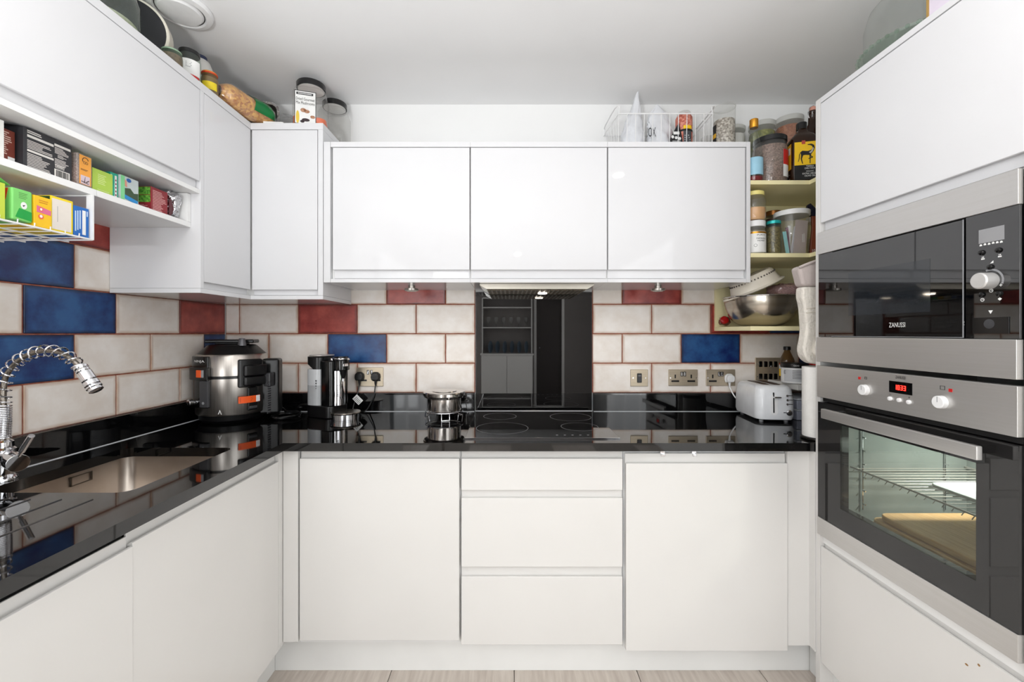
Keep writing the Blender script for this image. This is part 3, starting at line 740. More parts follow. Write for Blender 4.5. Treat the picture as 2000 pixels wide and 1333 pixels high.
by, bz = at(1841, 758); m.rect(ff, by-.006, by+.006, bz-.005, bz-.0042).rect(ff, by-.006, by+.006, bz+.0042, bz+.005).rect(ff, by-.006, by-.0052, bz-.005, bz+.005).rect(ff, by+.0052, by+.006, bz-.005, bz+.005)
by, bz = at(1691, 739); m.rect(ff, by-.004, by+.004, bz-.004, bz-.0032).rect(ff, by-.004, by+.004, bz+.0032, bz+.004).rect(ff, by-.004, by-.0032, bz-.004, bz+.004).rect(ff, by+.0032, by+.004, bz-.004, bz+.004).rect(ff, by-.003, by+.003, bz-.0005, bz+.0005)
for x, y in ((1739, 771), (1776, 777)): by, bz = at(x, y); m.rect(ff, by-.0025, by+.0025, bz-.0004, bz+.0004)
by, bz = at(1776, 777); m.rect(ff, by-.0004, by+.0004, bz-.0025, bz+.0025)
m.build('symbols', M_ink, pn, smooth=False)
m = MB(); rz_ = .845
for k in range(19): m.tube([(cx0+.02, cy0+.02+k*.0245, rz_), (cx1-.01, cy0+.02+k*.0245, rz_), ], .0013, 6)
m.tube([(cx0+.02, cy0+.005, rz_), (cx0+.02, cy1-.005, rz_)], .0028, 6).tube([(cx1-.01, cy0+.005, rz_), (cx1-.01, cy1-.005, rz_)], .0028, 6)
for k in range(19): m.tube([(cx0+.02, cy0+.02+k*.0245, rz_), (cx0+.012, cy0+.02+k*.0245, rz_-.010)], .0013, 6)
m.build('oven_rack', mat('dull_rack_wire', (176, 176, 172), .5, .3), t)
m = MB()
for x in (cx0+.06, cx0+.34):
    m.tube([(x, cy1-.006, .70), (x, cy1-.006, .99)], .0025, 6)
    for k in range(6): m.tube([(x, cy1-.006, .72+k*.045), (x, cy1-.018, .72+k*.045)], .0022, 6)
m.build('rack_guide', M_chrome, t)
for k, (z, dx, dy) in enumerate(((cz0+.002, 0, 0), (cz0+.024, .012, -.02), (cz0+.046, .02, -.04))):
    q = MB().prism(rrect(cx0+.015+dx, cx0+.34, cy0+.01, 1.40+dy, .03), pz, z, z+.019).build('chopping_board', M_wood, bevel=.004)
    tag(q, ('pale wooden board at the bottom of the stack inside the oven', 'pale wooden board in the middle of the stack inside the oven', 'pale wooden board on top of the stack inside the oven')[k], 'board', 'wooden boards stored in the oven')
tray = MB(); tray.prism(rrect(cx0+.10, cx1-.03, cy0+.05, cy0+.30, .03), pz, rz_+.003, rz_+.012); 
tag(tray.build('baking_tray', mat('pale_enamel_tray', (196, 206, 208), .3), bevel=.003), 'pale flat tray resting on the oven rack', 'tray')
ol = bpy.data.lights.new('oven_fill_lamp', 'AREA'); ol.shape = 'DISK'; ol.size = .05; ol.energy = 5; ol.color = (1, .97, .92)  # extra lamp added in the cavity so the oven contents show
oo = bpy.data.objects.new('oven_fill_lamp', ol); COL.objects.link(oo); oo.location = (XT+.30, 1.2, 1.018)
# ------------------------------------------------------------------ sockets, switches, plugs
def wallrect(x0, x1, y0, y1): return PX(x0, YW), PX(x1, YW), PZ(y1, YW), PZ(y0, YW)
def plate(name, label, x0, x1, y0, y1, cat='socket'):
    a, b, c, d = wallrect(x0, x1, y0, y1); t = thing(name, label, cat, ((a+b)/2, YW, (c+d)/2))
    f = fBt((a+b)/2, YW, (c+d)/2); w, h = b-a, d-c
    MB().rect(f, -w/2, w/2, -h/2, h/2, .0005, .0065).build('plate', M_nickel, t, bevel=.0022)
    return t, f, w, h
def screws(t, f, us, v=0):
    m = MB()
    for u in us: m.ell(f, u, v, .0028, .0028, .006, .0075, 12)
    m.build('screw', M_chrome, t)
def rocker(t, f, u, v, on=False, w=.0075, h=.02):
    MB().fprism(lambda p, q, n=0: f(p, q, n), rrect(u-w, u+w, v-h*.62, v+h*.62, .002, 3), .006, .008).build('switch_surround', M_black, t, smooth=False)
    MB().rect(f, u-w*.72, u+w*.72, v-h*.5, v+h*.5, .008, .0105).build('rocker', M_chrome, t, bevel=.001)
def pins(t, f, u):
    m = MB(); m.rect(f, u-.0035, u+.0035, -.003, .016, .0063, .0069); m.rect(f, u-.020, u+.020, -.022, -.013, .0063, .0069)
    m.build('pin_slots', M_black, t, smooth=False)
def plug(name, label, f, u, v, material, cord, cat='plug', tagw=False):
    t = thing(name, label, cat, f(u, v, .02))
    pts = [(u-.019, v-.020), (u+.019, v-.020), (u+.024, v-.004), (u+.022, v+.014), (u+.010, v+.024), (u-.010, v+.024), (u-.022, v+.014), (u-.024, v-.004)]
    m = MB(); m.fprism(f, pts, .0072, .018); m.fprism(f, [(u+(p-u)*.82, v+(q-v)*.82) for p, q in pts], .0175, .034)
    m.build('plug_body', material, t, bevel=.003)
    p0 = f(u, v-.018, .016); p1 = f(u, v-.042, .016)
    MB().cyl(p0, p1, .0068, .0038, 12).build('strain_relief', material, t)
    MB().tube(spline([p1]+cord, 8), .0032, 8).build('cable', material, t)
    return t
t1, f1, w, h = plate('double_socket', 'brushed nickel double socket with two black plugs beside the dispenser', 697, 749, 718, 755)
rocker(t1, f1, -.009, .024, w=.006, h=.018); rocker(t1, f1, .009, .024, w=.006, h=.018)
pins(t1, f1, -.035); pins(t1, f1, .035)
cx_, cz_ = PX(723, YW), PZ(736.5, YW)
M_cab = mat('black_rubber', (16, 16, 17), .4)
pl1 = plug('power_plug', 'black plug with a white square tag, left one in the socket by the dispenser', f1, -.050, .002, M_cab, [(PX(700, YW), YW-.028, .975), (PX(696, YW), YW-.034, .94), (PX(694, YW), YW-.045, .909), (-.80, YW-.06, .9045)])
ftag = fG((PX(699, 2.13), 2.128, PZ(781, 2.13)), (1, -.2, .95), (-1, 0, 1))
MB().rect(ftag, -.017, .017, -.022, .022, 0, .0008).build('paper_tag', M_white, pl1, smooth=False)
MB().strips(ftag, -.013, .014, -.018, .019, 5, 3, .3, .0013).build('tag_print', M_ink, pl1, smooth=False)
plug('power_plug', 'black plug without tag, right one in the socket by the dispenser', f1, .032, .002, M_cab, [(PX(734, YW), YW-.028, .985), (PX(729, YW), YW-.034, .95), (PX(722, YW), YW-.04, .915), (-.735, YW-.046, .905), (-.765, YW-.036, .9045)])
t, f, w, h = plate('cooker_switch', 'single black rocker on a nickel plate right of the splashback', 1231, 1265, 722, 755, 'switch')
MB().fprism(f, rrect(-.012, .012, -.024, .024, .003, 3), .006, .009).build('switch_surround', M_black, t, smooth=False)
MB().rect(f, -.0085, .0085, -.019, .019, .009, .012).build('rocker', M_dkgrey, t, bevel=.001); MB().rect(f, -.007, .007, .010, .013, .012, .0125).build('indicator', M_grey, t, smooth=False)
screws(t, f, (-.032, .032))
t, f, w, h = plate('double_socket', 'brushed nickel double socket with nothing plugged in', 1305, 1362, 722, 754)
for u in (-.0075, .0075): rocker(t, f, u, .019, w=.007, h=.019)
for u in (-.041, .041): pins(t, f, u)
screws(t, f, (-.066, .066), -.001)
t, f, w, h = plate('double_socket', 'brushed nickel double socket with one white plug', 1378, 1435, 722, 754)
for u in (-.0075, .0075): rocker(t, f, u, .019, w=.007, h=.019)
for u in (-.041, .041): pins(t, f, u)
screws(t, f, (-.066, .066), -.001)
plug('power_plug', 'white plug of the toaster with its white lead', f, .040, -.003, M_wplast, [(PX(1427, YW), YW-.03, .985), (PX(1434, YW), YW-.035, .965), (PX(1448, YW), YW-.04, .96), (1.20, YW-.05, .965)])
t, f, w, h = plate('grid_switch', 'large nickel grid plate with eight black switches behind the toaster', 1474, 1530, 699, 745, 'switch')
for r in range(2):
    for k in range(4):
        MB().fprism(f, rrect(-.048+k*.0255-.0085, -.048+k*.0255+.0085, (.013, -.050)[r], (.042, -.021)[r], .003, 3), .006, .0105).build('rocker', M_blackg, t, bevel=.0008)
MB().fprism(f, [(.0, .014), (.006, .014), (.003, .022)], .0105, .011).build('switch_mark', M_white, t, smooth=False)
screws(t, f, (-.064, .064), .028); screws(t, f, (-.064, .064), -.036)
# under-cabinet lights
for x, lb in ((PX(804, 1.98), 'small round steel spotlight under the cabinet left of the hood'), (PX(1285, 1.98), 'small round steel spotlight under the cabinet right of the hood')):
    t = thing('cabinet_spotlight', lb, 'light', (x, 1.98, 1.496), 'spotlights under the wall cabinets')
    MB().lathe([(.016, 1.507), (.016, 1.5207)], (x, 1.98, 0), 20).build('stem', M_steel, t)
    MB().lathe([(.030, 1.4965), (.032, 1.498), (.032, 1.507)], (x, 1.98, 0), 28).build('rim', M_steel, t, bevel=.0008)
    MB().lathe([(.022, 1.494), (.024, 1.4964)], (x, 1.98, 0), 24).build('lens', mat('frosted_lens', (225, 222, 214), .3), t)
# ceiling fittings
vx, vy = -1.19, 1.535
t = thing('ceiling_vent', 'round white air valve in the ceiling corner', 'vent', (vx, vy, 2.45))
MB().lathe([(.074, 2.4795), (.099, 2.4795), (.101, 2.474), (.096, 2.462), (.080, 2.458), (.075, 2.464)], (vx, vy, 0), 48, cap=False).build('ring', M_wplast, t)
MB().lathe([(.02, 2.479), (.070, 2.472), (.0715, 2.464), (.064, 2.4545), (.03, 2.4505), (.001, 2.450)], (vx, vy, 0), 48).build('disc', M_wplast, t)
for i, (x, y) in enumerate(DOWN):
    t = thing('ceiling_downlight', 'round recessed ceiling downlight', 'light', (x, y, 2.47), 'recessed ceiling downlights')
    MB().lathe([(.038, 2.4795), (.046, 2.4795), (.046, 2.476), (.040, 2.4725), (.038, 2.474)], (x, y, 0), 32, cap=False).build('bezel', M_chrome, t)
    MB().lathe([(.0375, 2.4705), (.0375, 2.4775)], (x, y, 0), 28).build('lens', M_lamp, t)

# ------------------------------------------------------------------ things on the worktop
# multi cooker
mx, my = -1.293, 1.985
t = thing('multi_cooker', 'steel and black multi cooker with an orange sticker in the worktop corner', 'cooker', (mx, my, ZT))
R = .142
ca = math.atan2(-mx, my)                    # the side turned to the camera
def cc(a, r, z): return (mx+r*math.sin(a), my-r*math.cos(a), z)
MB().lathe([(.115, .9005), (.118, .905), (.128, .912), (.134, .937)], (mx, my, 0), 48).build('base', M_black, t)
MB().lathe([(R-.004, .936), (R, .942), (R, 1.098)], (mx, my, 0), 64).build('body', M_steel, t)
MB().lathe([(R-.003, 1.0982), (R-.003, 1.1105)], (mx, my, 0), 64).build('seam', M_black, t)
MB().lathe([(R, 1.111), (R, 1.196), (R-.006, 1.205)], (mx, my, 0), 64).build('lid_band', M_steel, t)
lid = MB().lathe([(R-.005, 1.2055), (R-.014, 1.213), (.098, 1.243), (.09, 1.247), (.02, 1.248)], (mx, my, 0), 48).build('lid', M_black, t)
m = MB(); m.obox((mx, my, 1.262), (.20, .085, .016), Matrix.Rotation(.25, 3, 'Z')); m.obox((mx, my, 1.253), (.13, .05, .014), Matrix.Rotation(.25, 3, 'Z'))
m.build('lid_handle', M_black, lid, bevel=.005)
p = cc(ca+.42, .088, 1.243); MB().lathe([(.017, 0), (.016, .012), (.013, .030), (.011, .033)], p, 20).build('valve', mat('gunmetal_plastic', (98, 98, 102), .3, .3), lid)
aL = ca-.98                                  # control panel, turned left
def csweep(a0, a1, z0, z1, r0, r1, k=10):
    m = MB(); m.grid(lambda u, v: cc(a0+(a1-a0)*u, r0 if v < .25 or v > .75 else r1, z0 if v < .5 else z1), k, 2)
    vs = []; fs = []
    for i in range(k):
        a = a0+(a1-a0)*i/(k-1)
        vs += [cc(a, r0, z0), cc(a, r1, z0), cc(a, r1, z1), cc(a, r0, z1)]
    for i in range(k-1):
        for j in range(4): fs.append((4*i+j, 4*i+(j+1) % 4, 4*i+4+(j+1) % 4, 4*i+4+j))
    fs += [(3, 2, 1, 0), tuple(4*(k-1)+j for j in range(4))]
    q = MB(); q.add(vs, fs); return q
cp = csweep(aL-.42, aL+.36, .975, 1.198, R-.01, R+.012).build('control_panel', M_blackg, t, bevel=.004)
csweep(aL-.45, aL+.38, 1.095, 1.150, R, R+.020).build('front_slider_housing', M_black, t, bevel=.003)
csweep(aL+.04, aL+.21, 1.108, 1.140, R+.016, R+.023).build('slider_orange', M_orange, t, bevel=.002)
csweep(aL+.215, aL+.28, 1.108, 1.140, R+.016, R+.023).build('slider_grey', M_grey, t, bevel=.002)
csweep(aL+.10, aL+.37, .978, 1.092, R, R+.0145).build('side_trim', M_dkgrey, t, bevel=.002)
fN = fC(mx, my, 1.176, R+.0122, aL+.06)
text('NINJA', fN, .062, .013, M_white, cp)
p0 = cc(aL-.05, R+.01, 1.000); p1 = cc(aL-.05, R+.045, 1.000)
MB().cyl(p0, Vector(p0).lerp(Vector(p1), .5), .010, None, 20).cyl(Vector(p0).lerp(Vector(p1), .5), p1, .0145, None, 28).build('dial', M_chrome, t, bevel=.0015)
fP = fC(mx, my, .997, R+.0147, aL+.23); MB().fprism(fP, [(.006*math.cos(2*PI*i/16), .006*math.sin(2*PI*i/16)) for i in range(16)], 0, .0006).build('power_mark', M_grey, t, smooth=False)
aR = ca+.47                                  # clasp handle on the right
cl = csweep(aR-.34, aR+.36, 1.058, 1.183, R-.006, R+.016).build('clasp_frame', M_black, t, bevel=.006)
csweep(aR-.22, aR+.40, 1.108, 1.157, R+.008, R+.034).build('clasp_grip', M_black, t, bevel=.006)
csweep(aR-.22, aR+.40, 1.066, 1.106, R+.008, R+.032).build('clasp_grip', M_black, t, bevel=.006)
csweep(aR-.08, aR+.24, .952, 1.056, R-.004, R+.008).build('side_latch', M_black, t, bevel=.005)
csweep(aR-.04, aR+.20, .960, .972, R+.006, R+.012).build('latch_slot', M_dkgrey, t, bevel=.002)
st = csweep(aR-.33, aR+.30, .988, 1.018, R+.0085, R+.0095).build('warning_sticker', M_orange, t)
csweep(aR+.16, aR+.29, .989, 1.017, R+.0096, R+.0102).build('sticker_panel', M_white, st)
fS = fC(mx, my, .992, R+.0096, aR-.29)
MB().strips(fS, 0, .055, .002, .024, 6, 5, .25, .0004).build('sticker_print', M_ink, st, smooth=False)
fK = fC(mx, my, .955, R+.0005, ca-.33)
MB().fprism(fK, [(-.008, -.008), (-.004, -.008), (.0, .004), (-.002, .006)], 0, .0006).fprism(fK, [(.004, -.010), (.007, -.010), (-.0005, .010), (-.003, .010)], 0, .0006).build('mark', M_white, t, smooth=False)
# rear air-fry block
ab = ca+1.25
bk = MB(); bk.obox(cc(ab, R+.010, 1.05), (.075, .105, .26), Matrix.Rotation(ab, 3, 'Z')); bk.build('rear_housing', M_black, t, bevel=.012, seg=3)
m = MB()
for k in range(14): m.obox(cc(ca+.98, R+.0305, .93+k*.011), (.030, .005, .005), Matrix.Rotation(ca+1.0, 3, 'Z'))
m.build('vent_slats', M_dkgrey, t, smooth=False)
m = MB(); m.obox(cc(ca+.92, R+.036, 1.085), (.034, .03, .062), Matrix.Rotation(ca+.92, 3, 'Z')); m.build('drip_cup', thin('smoke_plastic', (120, 120, 124), 1, .2, (130, 130, 134)), t, bevel=.004)
# loose power lead next to the cooker
m = MB(); pts = []
for k in range(60):
    a = k/60*2*PI*2.4; pts.append((-1.06+.055*math.cos(a)*(1-.1*math.sin(a*.4)), 2.02+.075*math.sin(a), .9045+.0045*(k/60*2.4)))
pts = [(-1.135, 2.12, .93), (-1.10, 2.115, .906)]+pts+[(-.985, 2.06, .912), (-.955, 2.10, .906)]
tag(MB().tube(spline(pts, 3), .0036, 7).build('power_lead', mat('black_shiny_cable', (20, 20, 21), .2)), 'coiled black lead on the worktop between cooker and dispenser', 'cable')
# hot water dispenser
dx, dy = -.86, 2.045
t = thing('hot_water_dispenser', 'black and grey hot water dispenser with a steel drip tray', 'dispenser', (dx, dy, ZT))
def pzr(c, a): ca_, sa_ = math.cos(a), math.sin(a); return lambda p, q, z: (c[0]+p*ca_-q*sa_, c[1]+p*sa_+q*ca_, z)
rot = -.42
B = pzr((dx, dy), rot)
MB().prism(rrect(-.102, .06, -.062, .062, .03), B, .9005, .957).build('base', M_black, t, bevel=.004)
MB().prism(rrect(-.012, .062, -.058, .058, .02), B, .9575, 1.168).build('column', M_blackg, t, bevel=.004)
def tank(z0, z1, slope): pass
tk = [(p, q) for p, q in rrect(-.104, -.0125, -.062, .062, .034)]
MB().prism(tk, B, 1.052, 1.128).build('water_tank', mat('frosted_tank', (206, 208, 210), .25), t)
MB().prism(tk, B, .9575, 1.0518).build('water', mat('frosted_tank_filled', (176, 178, 180), .22), t)
q = MB(); ring = tk; nn_ = len(ring); vs = []
for (p, qq) in ring: vs.append(B(p, qq, 1.1285-.35*(p+.0125)*0+(.022 if p < -.05 else 0)))
for (p, qq) in ring: vs.append(B(p, qq, 1.186-.05*(p+.06)))
q.add(vs, [tuple(range(nn_-1, -1, -1)), tuple(range(nn_, 2*nn_))]+[(i, (i+1) % nn_, nn_+(i+1) % nn_, nn_+i) for i in range(nn_)]); q.build('tank_collar', M_black, t)
MB().prism([(p, q_) for p, q_ in rrect(-.098, -.016, -.056, .056, .03)], B, 1.190, 1.195).build('tank_lid', mat('silver_plastic', (196, 192, 188), .3, .3), t, bevel=.001)
hd = B(.095, 0, 0)
MB().prism(rrect(-.005, .105, -.036, .036, .034), B, 1.125, 1.172).build('head', M_blackg, t, bevel=.003)
MB().lathe([(.038, 1.1725), (.040, 1.176), (.040, 1.182), (.034, 1.184)], (hd[0]-.025, hd[1]+.01, 0), 32).build('head_ring', M_chrome, t)
MB().lathe([(.033, 1.1842), (.032, 1.189), (.028, 1.190)], (hd[0]-.025, hd[1]+.01, 0), 32).build('dial', M_blackg, t)
bt = B(.012, 0, 0); MB().lathe([(.012, 1.1685), (.012, 1.178), (.009, 1.18)], (bt[0], bt[1], 0), 20).build('button', M_chrome, t)
ng = B(.078, 0, 0)
MB().lathe([(.008, 1.085), (.014, 1.095), (.022, 1.1245)], (ng[0], ng[1], 0), 20).build('nozzle', M_black, t)
MB().lathe([(.0075, 1.072), (.0075, 1.0848)], (ng[0], ng[1], 0), 16).build('nozzle_tip', M_chrome, t)
spc = B(.046, -.004, 0); MB().lathe([(.036, .96), (.036, 1.122)], (spc[0], spc[1], 0), 40).build('steel_panel', M_chrome, t)
text('BREVILLE', lambda u, v, n=0: (spc[0]+(.0363+n)*math.sin(v/.0363+.45), spc[1]-(.0363+n)*math.cos(v/.0363+.45), 1.03+u), .055, .010, M_ink, t)
fw = B(.106, -.012, 1.15); MB().obox(fw, (.005, .03, .014), Matrix.Rotation(rot, 3, 'Z')).build('badge', M_chrome, t, bevel=.002)
m = MB()
for k, s_ in enumerate((.0032, .0028, .0024, .0018)):
    c = B(-.026, -.0635, 1.075-.012*k); m.obox(c, (s_*2, .001, s_*2), Matrix.Rotation(rot, 3, 'Z'))
m.build('level_dots', M_ink, t, smooth=False)
tr = (-.765, 1.985)
MB().lathe([(.060, .9005), (.060, .906), (.061, .9065), (.061, .925), (.066, .927)], (tr[0], tr[1], 0), 48).build('drip_tray', M_chrome, t)
MB().lathe([(.0665, .9272), (.068, .931), (.066, .934), (.03, .9345)], (tr[0], tr[1], 0), 48).build('drip_grate', mat('grate_steel', (176, 168, 160), .25, 1, ns=60, c2=(110, 104, 98), stretch=(1, 6, 1)), t)
# steel tin on a wire trivet
sx_, sy_ = -.309, 2.02
t = thing('wire_trivet', 'small chrome wire trivet under the round steel tin', 'trivet', (sx_, sy_, ZT))
m = MB(); r = .088
m.tube([(sx_+r*math.cos(2*PI*i/40), sy_+r*math.sin(2*PI*i/40), .932) for i in range(40)], .0022, 6, True)
m.tube([(sx_+.05*math.cos(2*PI*i/40), sy_+.05*math.sin(2*PI*i/40), .932) for i in range(40)], .0018, 6, True); m.build('ring', M_chrome, t)
for k in range(3):
    a = math.radians(-78+120*k); c, s_ = math.cos(a), math.sin(a); pr = (-s_, c)
    MB().tube([(sx_+r*c+.018*pr[0], sy_+r*s_+.018*pr[1], .931), (sx_+(r+.006)*c+.018*pr[0], sy_+(r+.006)*s_+.018*pr[1], .9025), (sx_+(r+.006)*c-.018*pr[0], sy_+(r+.006)*s_-.018*pr[1], .9025), (sx_+r*c-.018*pr[0], sy_+r*s_-.018*pr[1], .931)], .0022, 6).build('leg', M_chrome, t)
t = thing('steel_tin', 'round stainless steel spice tin with a flat lid, on the worktop by the hob', 'tin', (sx_, sy_, .935))
M_pol = mat('polished_steel', (206, 200, 194), .14, 1, ns=3, c2=(190, 184, 178))
MB().lathe([(.072, .9348), (.078, .937), (.079, .945), (.079, .992), (.094, .998), (.096, 1.004)], (sx_, sy_, 0), 56).build('body', M_pol, t)
MB().lathe([(.097, 1.0045), (.099, 1.007), (.099, 1.019), (.095, 1.0235), (.06, 1.0245), (.058, 1.027), (.01, 1.0275)], (sx_, sy_, 0), 56).build('lid', M_pol, t)
# toaster
ta = -.12
t = thing('toaster', 'white two-slot toaster with chrome lever at the worktop end', 'toaster', (1.205, 2.02, ZT), rz=ta)
W2, Lh, Hh = .083, .132, .165
m = MB(); rings = []
for z, w, l in ((.010, .070, .118), (.014, .079, .128), (.03, W2, Lh), (.10, W2-.001, Lh-.001), (.145, W2-.006, Lh-.008), (.157, W2-.011, Lh-.014), (.163, W2-.020, Lh-.024), (.165, W2-.034, Lh-.036)):
    rings.append([(p, q, z) for p, q in rrect(-w, w, -l, l, .034, 6)])
n = len(rings[0]); vs = [v for r_ in rings for v in r_]
fs = [(j*n+i, j*n+(i+1) % n, (j+1)*n+(i+1) % n, (j+1)*n+i) for j in range(len(rings)-1) for i in range(n)]+[tuple(range(n-1, -1, -1)), tuple((len(rings)-1)*n+i for i in range(n))]
m.add(vs, fs); m.build('body', M_wgloss, t, local=True, angle=50)
m = MB()
for u in (-.024, .024): m.prism(rrect(u-.014, u+.014, -.085, .085, .006, 3), pz, .1648, .1662)
m.build('slot', mat('dark_bronze_slot', (70, 48, 38), .4, .3), t, local=True)
for sx2 in (-.052, .052):
    for sy2 in (-.10, .10): MB().lathe([(.009, .0003), (.009, .008), (.011, .0125)], (sx2, sy2, 0), 16).build('foot', M_grey, t, local=True)
ft = lambda u, v, n=0: (u, -Lh-n+max(0, (v-.10))*.08, v)
MB().fprism(ft, rrect(-.026, .004, .035, .125, .012, 4), .0002, .0012).build('lever_track', M_wplast, t, local=True)
MB().rect(ft, -.016, -.011, .045, .135, .0004, .0025).build('lever_slot', M_black, t, local=True, smooth=False)
MB().rect(ft, -.018, .012, .112, .118, .002, .018).build('lever', M_chrome, t, local=True, bevel=.002)
for k in range(3):
    MB().ell(ft, .042, .122-.019*k, .0045, .0045, .0003, .004, 16).build('button', M_chrome, t, local=True)
    MB().rect(ft, .048, .066, .121-.019*k, .1235-.019*k, .0005, .0012).build('button_mark', M_ink, t, local=True, smooth=False)
k = MB().lathe([(.0125, 0), (.0125, .008), (.009, .012)], (.048, -Lh-.0003, .047), 24, M=Matrix.Rotation(PI/2, 3, 'X')).build('browning_dial', M_chrome, t, local=True)
MB().box(.027, .038, -Lh-.003, -Lh-.001, .0455, .0485).build('dial_pointer', M_ink, t, local=True, smooth=False)
# kitchen roll on its holder
kx, ky_ = 1.168, 1.606
t = thing('paper_roll_holder', 'dark round holder base with rod inside the kitchen roll', 'holder', (kx, ky_, ZT))
MB().lathe([(.057, .9005), (.059, .903), (.059, .909), (.055, .911)], (kx, ky_, 0), 40).build('base', mat('dark_steel', (58, 56, 54), .25, .9), t)
MB().lathe([(.006, .9112), (.006, 1.170), (.009, 1.172), (.009, 1.177), (.004, 1.179)], (kx, ky_, 0), 16).build('rod', M_chrome, t)
tag(MB().lathe([(.018, .9118), (.052, .9118), (.0525, .914), (.0525, 1.170), (.052, 1.172), (.018, 1.172)], (kx, ky_, 0), 48).build('kitchen_roll', mat('white_paper_towel', (242, 240, 236), .9, bump=.15, bs=120), origin=(kx, ky_, .91)), 'white kitchen paper roll standing against the oven tower', 'paper roll')
# small riser shelf behind the toaster
t = thing('riser_shelf', 'small white riser shelf between toaster and oven tower', 'shelf', (1.45, 1.95, ZT))
MB().box(1.312, 1.69, 1.935, 2.16, 1.038, 1.065).build('top_board', M_satin, t, bevel=.002)
for x in (1.67,):
    for y in (1.945, 2.135): MB().box(x, x+.02, y, y+.02, .9005, 1.0375).build('leg', M_satin, t, smooth=False)
for y in (2.137,): MB().box(1.313, 1.333, y, y+.02, .9005, 1.0375).build('leg', M_satin, t, smooth=False)
M_bx = mat('blue_grey_plastic_box', (176, 180, 196), .35)
for k in range(2):
    tt = thing('storage_box', ('blue-grey flat box at the bottom under the riser shelf', 'blue-grey flat box on top of the other under the riser shelf')[k], 'box', (1.42, 1.93, .9005+.05*k), 'boxes under the riser shelf')
    MB().box(1.316, 1.56, 1.944, 2.12, .9006+.05*k, .9415+.05*k).build('body', M_bx, tt, bevel=.004)
    MB().box(1.313, 1.564, 1.940, 2.124, .942+.05*k, .9503+.05*k).build('lid', mat('pale_box_lid', (214, 218, 226), .35), tt, bevel=.002)
# ------------------------------------------------------------------ jars, bottles and packets
def camang(x, y): return math.atan2(-x, y)
def jar(name, label, cat, x, y, z, r, h, hl, lidm, glass=None, fill=None, frac=.7, rl=None, sh=.9, neck=.86, sx=1, sy=1, group=None, rot=0, n=36, base=.96):
    t = thing(name, label, cat, (x, y, z), group)
    g = glass or M_glass; hb = h-hl; rl = rl or r*neck*1.06
    Mr = Matrix.Rotation(rot, 3, 'Z') if rot else None
    b = MB().lathe([(r*base*.92, .0006), (r*base, .004), (r, .012), (r, hb*sh-.012), (r*(1+neck)/2, hb*(sh+1)/2-.003), (r*neck, hb*(sh+1)/2+.004), (r*neck, hb-.0005)], (x, y, z), n, sx, sy, Mr).build('body', g, t, angle=60)
    if fill: MB().lathe([(r*base*.9-.001, .003), (r*.955, .013), (r*.955, hb*frac-.004), (r*.93, hb*frac)], (x, y, z), n, sx, sy, Mr).build('contents', fill, t)
    if lidm: MB().lathe([(rl, hb), (rl, h-.002), (rl-.002, h), (rl*.5, h+.0005)], (x, y, z), n, sx, sy, Mr).build('lid', lidm, t)
    return t
def clabel(t, x, y, z, r, a, half, v0, v1, material, name='label', off=.0009):
    f = fC(x, y, z, r, a); o = MB().patch(f, -r*half, r*half, v0, v1, 14, off).build(name, material, t); return f, o
def packet(name, label, cat, x0, x1, y0, y1, z0, z1, material, bevel=.0008, group=None, parts=()):
    t = thing(name, label, cat, ((x0+x1)/2, (y0+y1)/2, z0), group)
    b = MB().box(x0, x1, y0, y1, z0, z1).build('carton', material, t, bevel=bevel)
    return t, b
C = lambda nm, c, **k: mat(nm, c, k.pop('rough', .5), **k)
EPS = .0007
# ---- tea shelf (faces +x). shelf floor
zf = sb+.018+EPS
g = 'packets on the tea shelf'
xs_ = -1.178
t, b = packet('tea_box', 'white carton at the very left end of the tea shelf', 'box', -1.36, -1.170, .93, .984, zf, zf+.088, C('white_card', (232, 232, 228)))
t, b = packet('tea_box', 'brown-red carton covered in small print, left of the black box', 'box', -1.37, -1.196, .987, 1.028, zf, zf+.082, C('rust_card', (128, 58, 44)))
f = fL(-1.196)
MB().strips(f, .990, 1.022, zf+.022, zf+.078, 11, 4, .5).build('print', C('pink_print', (226, 190, 176)), t, smooth=False)
MB().rect(f, 1.013, 1.027, zf+.001, zf+.018).build('white_patch', M_white, t, smooth=False)
t, b = packet('tea_box', 'large black carton with white print and a barcode on the tea shelf', 'box', -1.36, xs_, 1.030, 1.144, zf, zf+.099, C('black_card', (44, 44, 48)))
f = fL(xs_); u0, u1 = 1.030, 1.144
m = MB(); m.strips(f, u0+.008, u0+.064, zf+.002, zf+.040, 10, 1, .42); m.strips(f, u0+.008, u0+.066, zf+.050, zf+.072, 6, 2, .42); m.strips(f, u0+.008, u0+.05, zf+.087, zf+.096, 2, 9, .5)
m.rect(f, u0+.008, u0+.068, zf+.042, zf+.047).rect(f, u0+.008, u0+.068, zf+.077, zf+.083)
m.rect(f, u0+.070, u0+.110, zf+.082, zf+.088).strips(f, u0+.071, u0+.108, zf+.064, zf+.081, 5, 6, .42).strips(f, u0+.078, u0+.10, zf+.054, zf+.063, 3, 8, .4).strips(f, u0+.071, u0+.106, zf+.034, zf+.052, 5, 11, .42)
for (a, b2, c, d2) in ((.072, .094, .026, .027), (.072, .094, .033, .034), (.072, .073, .026, .034), (.093, .094, .026, .034)): m.rect(f, u0+a, u0+b2, zf+c, zf+d2)
m.rect(f, u0+.075, u0+.091, zf+.029, zf+.0315)
m.rect(f, u0+.070, u0+.108, zf+.002, zf+.023); m.build('print', C('offwhite_print', (226, 222, 216)), t, smooth=False)
m = MB(); rd = random.Random(5); u = u0+.074
while u < u0+.105: w_ = rd.choice((.0006, .001, .0016)); m.rect(f, u, u+w_, zf+.004, zf+.021, .0006, .0009); u += w_+rd.choice((.0007, .0012))
m.build('barcode', M_ink, t, smooth=False)
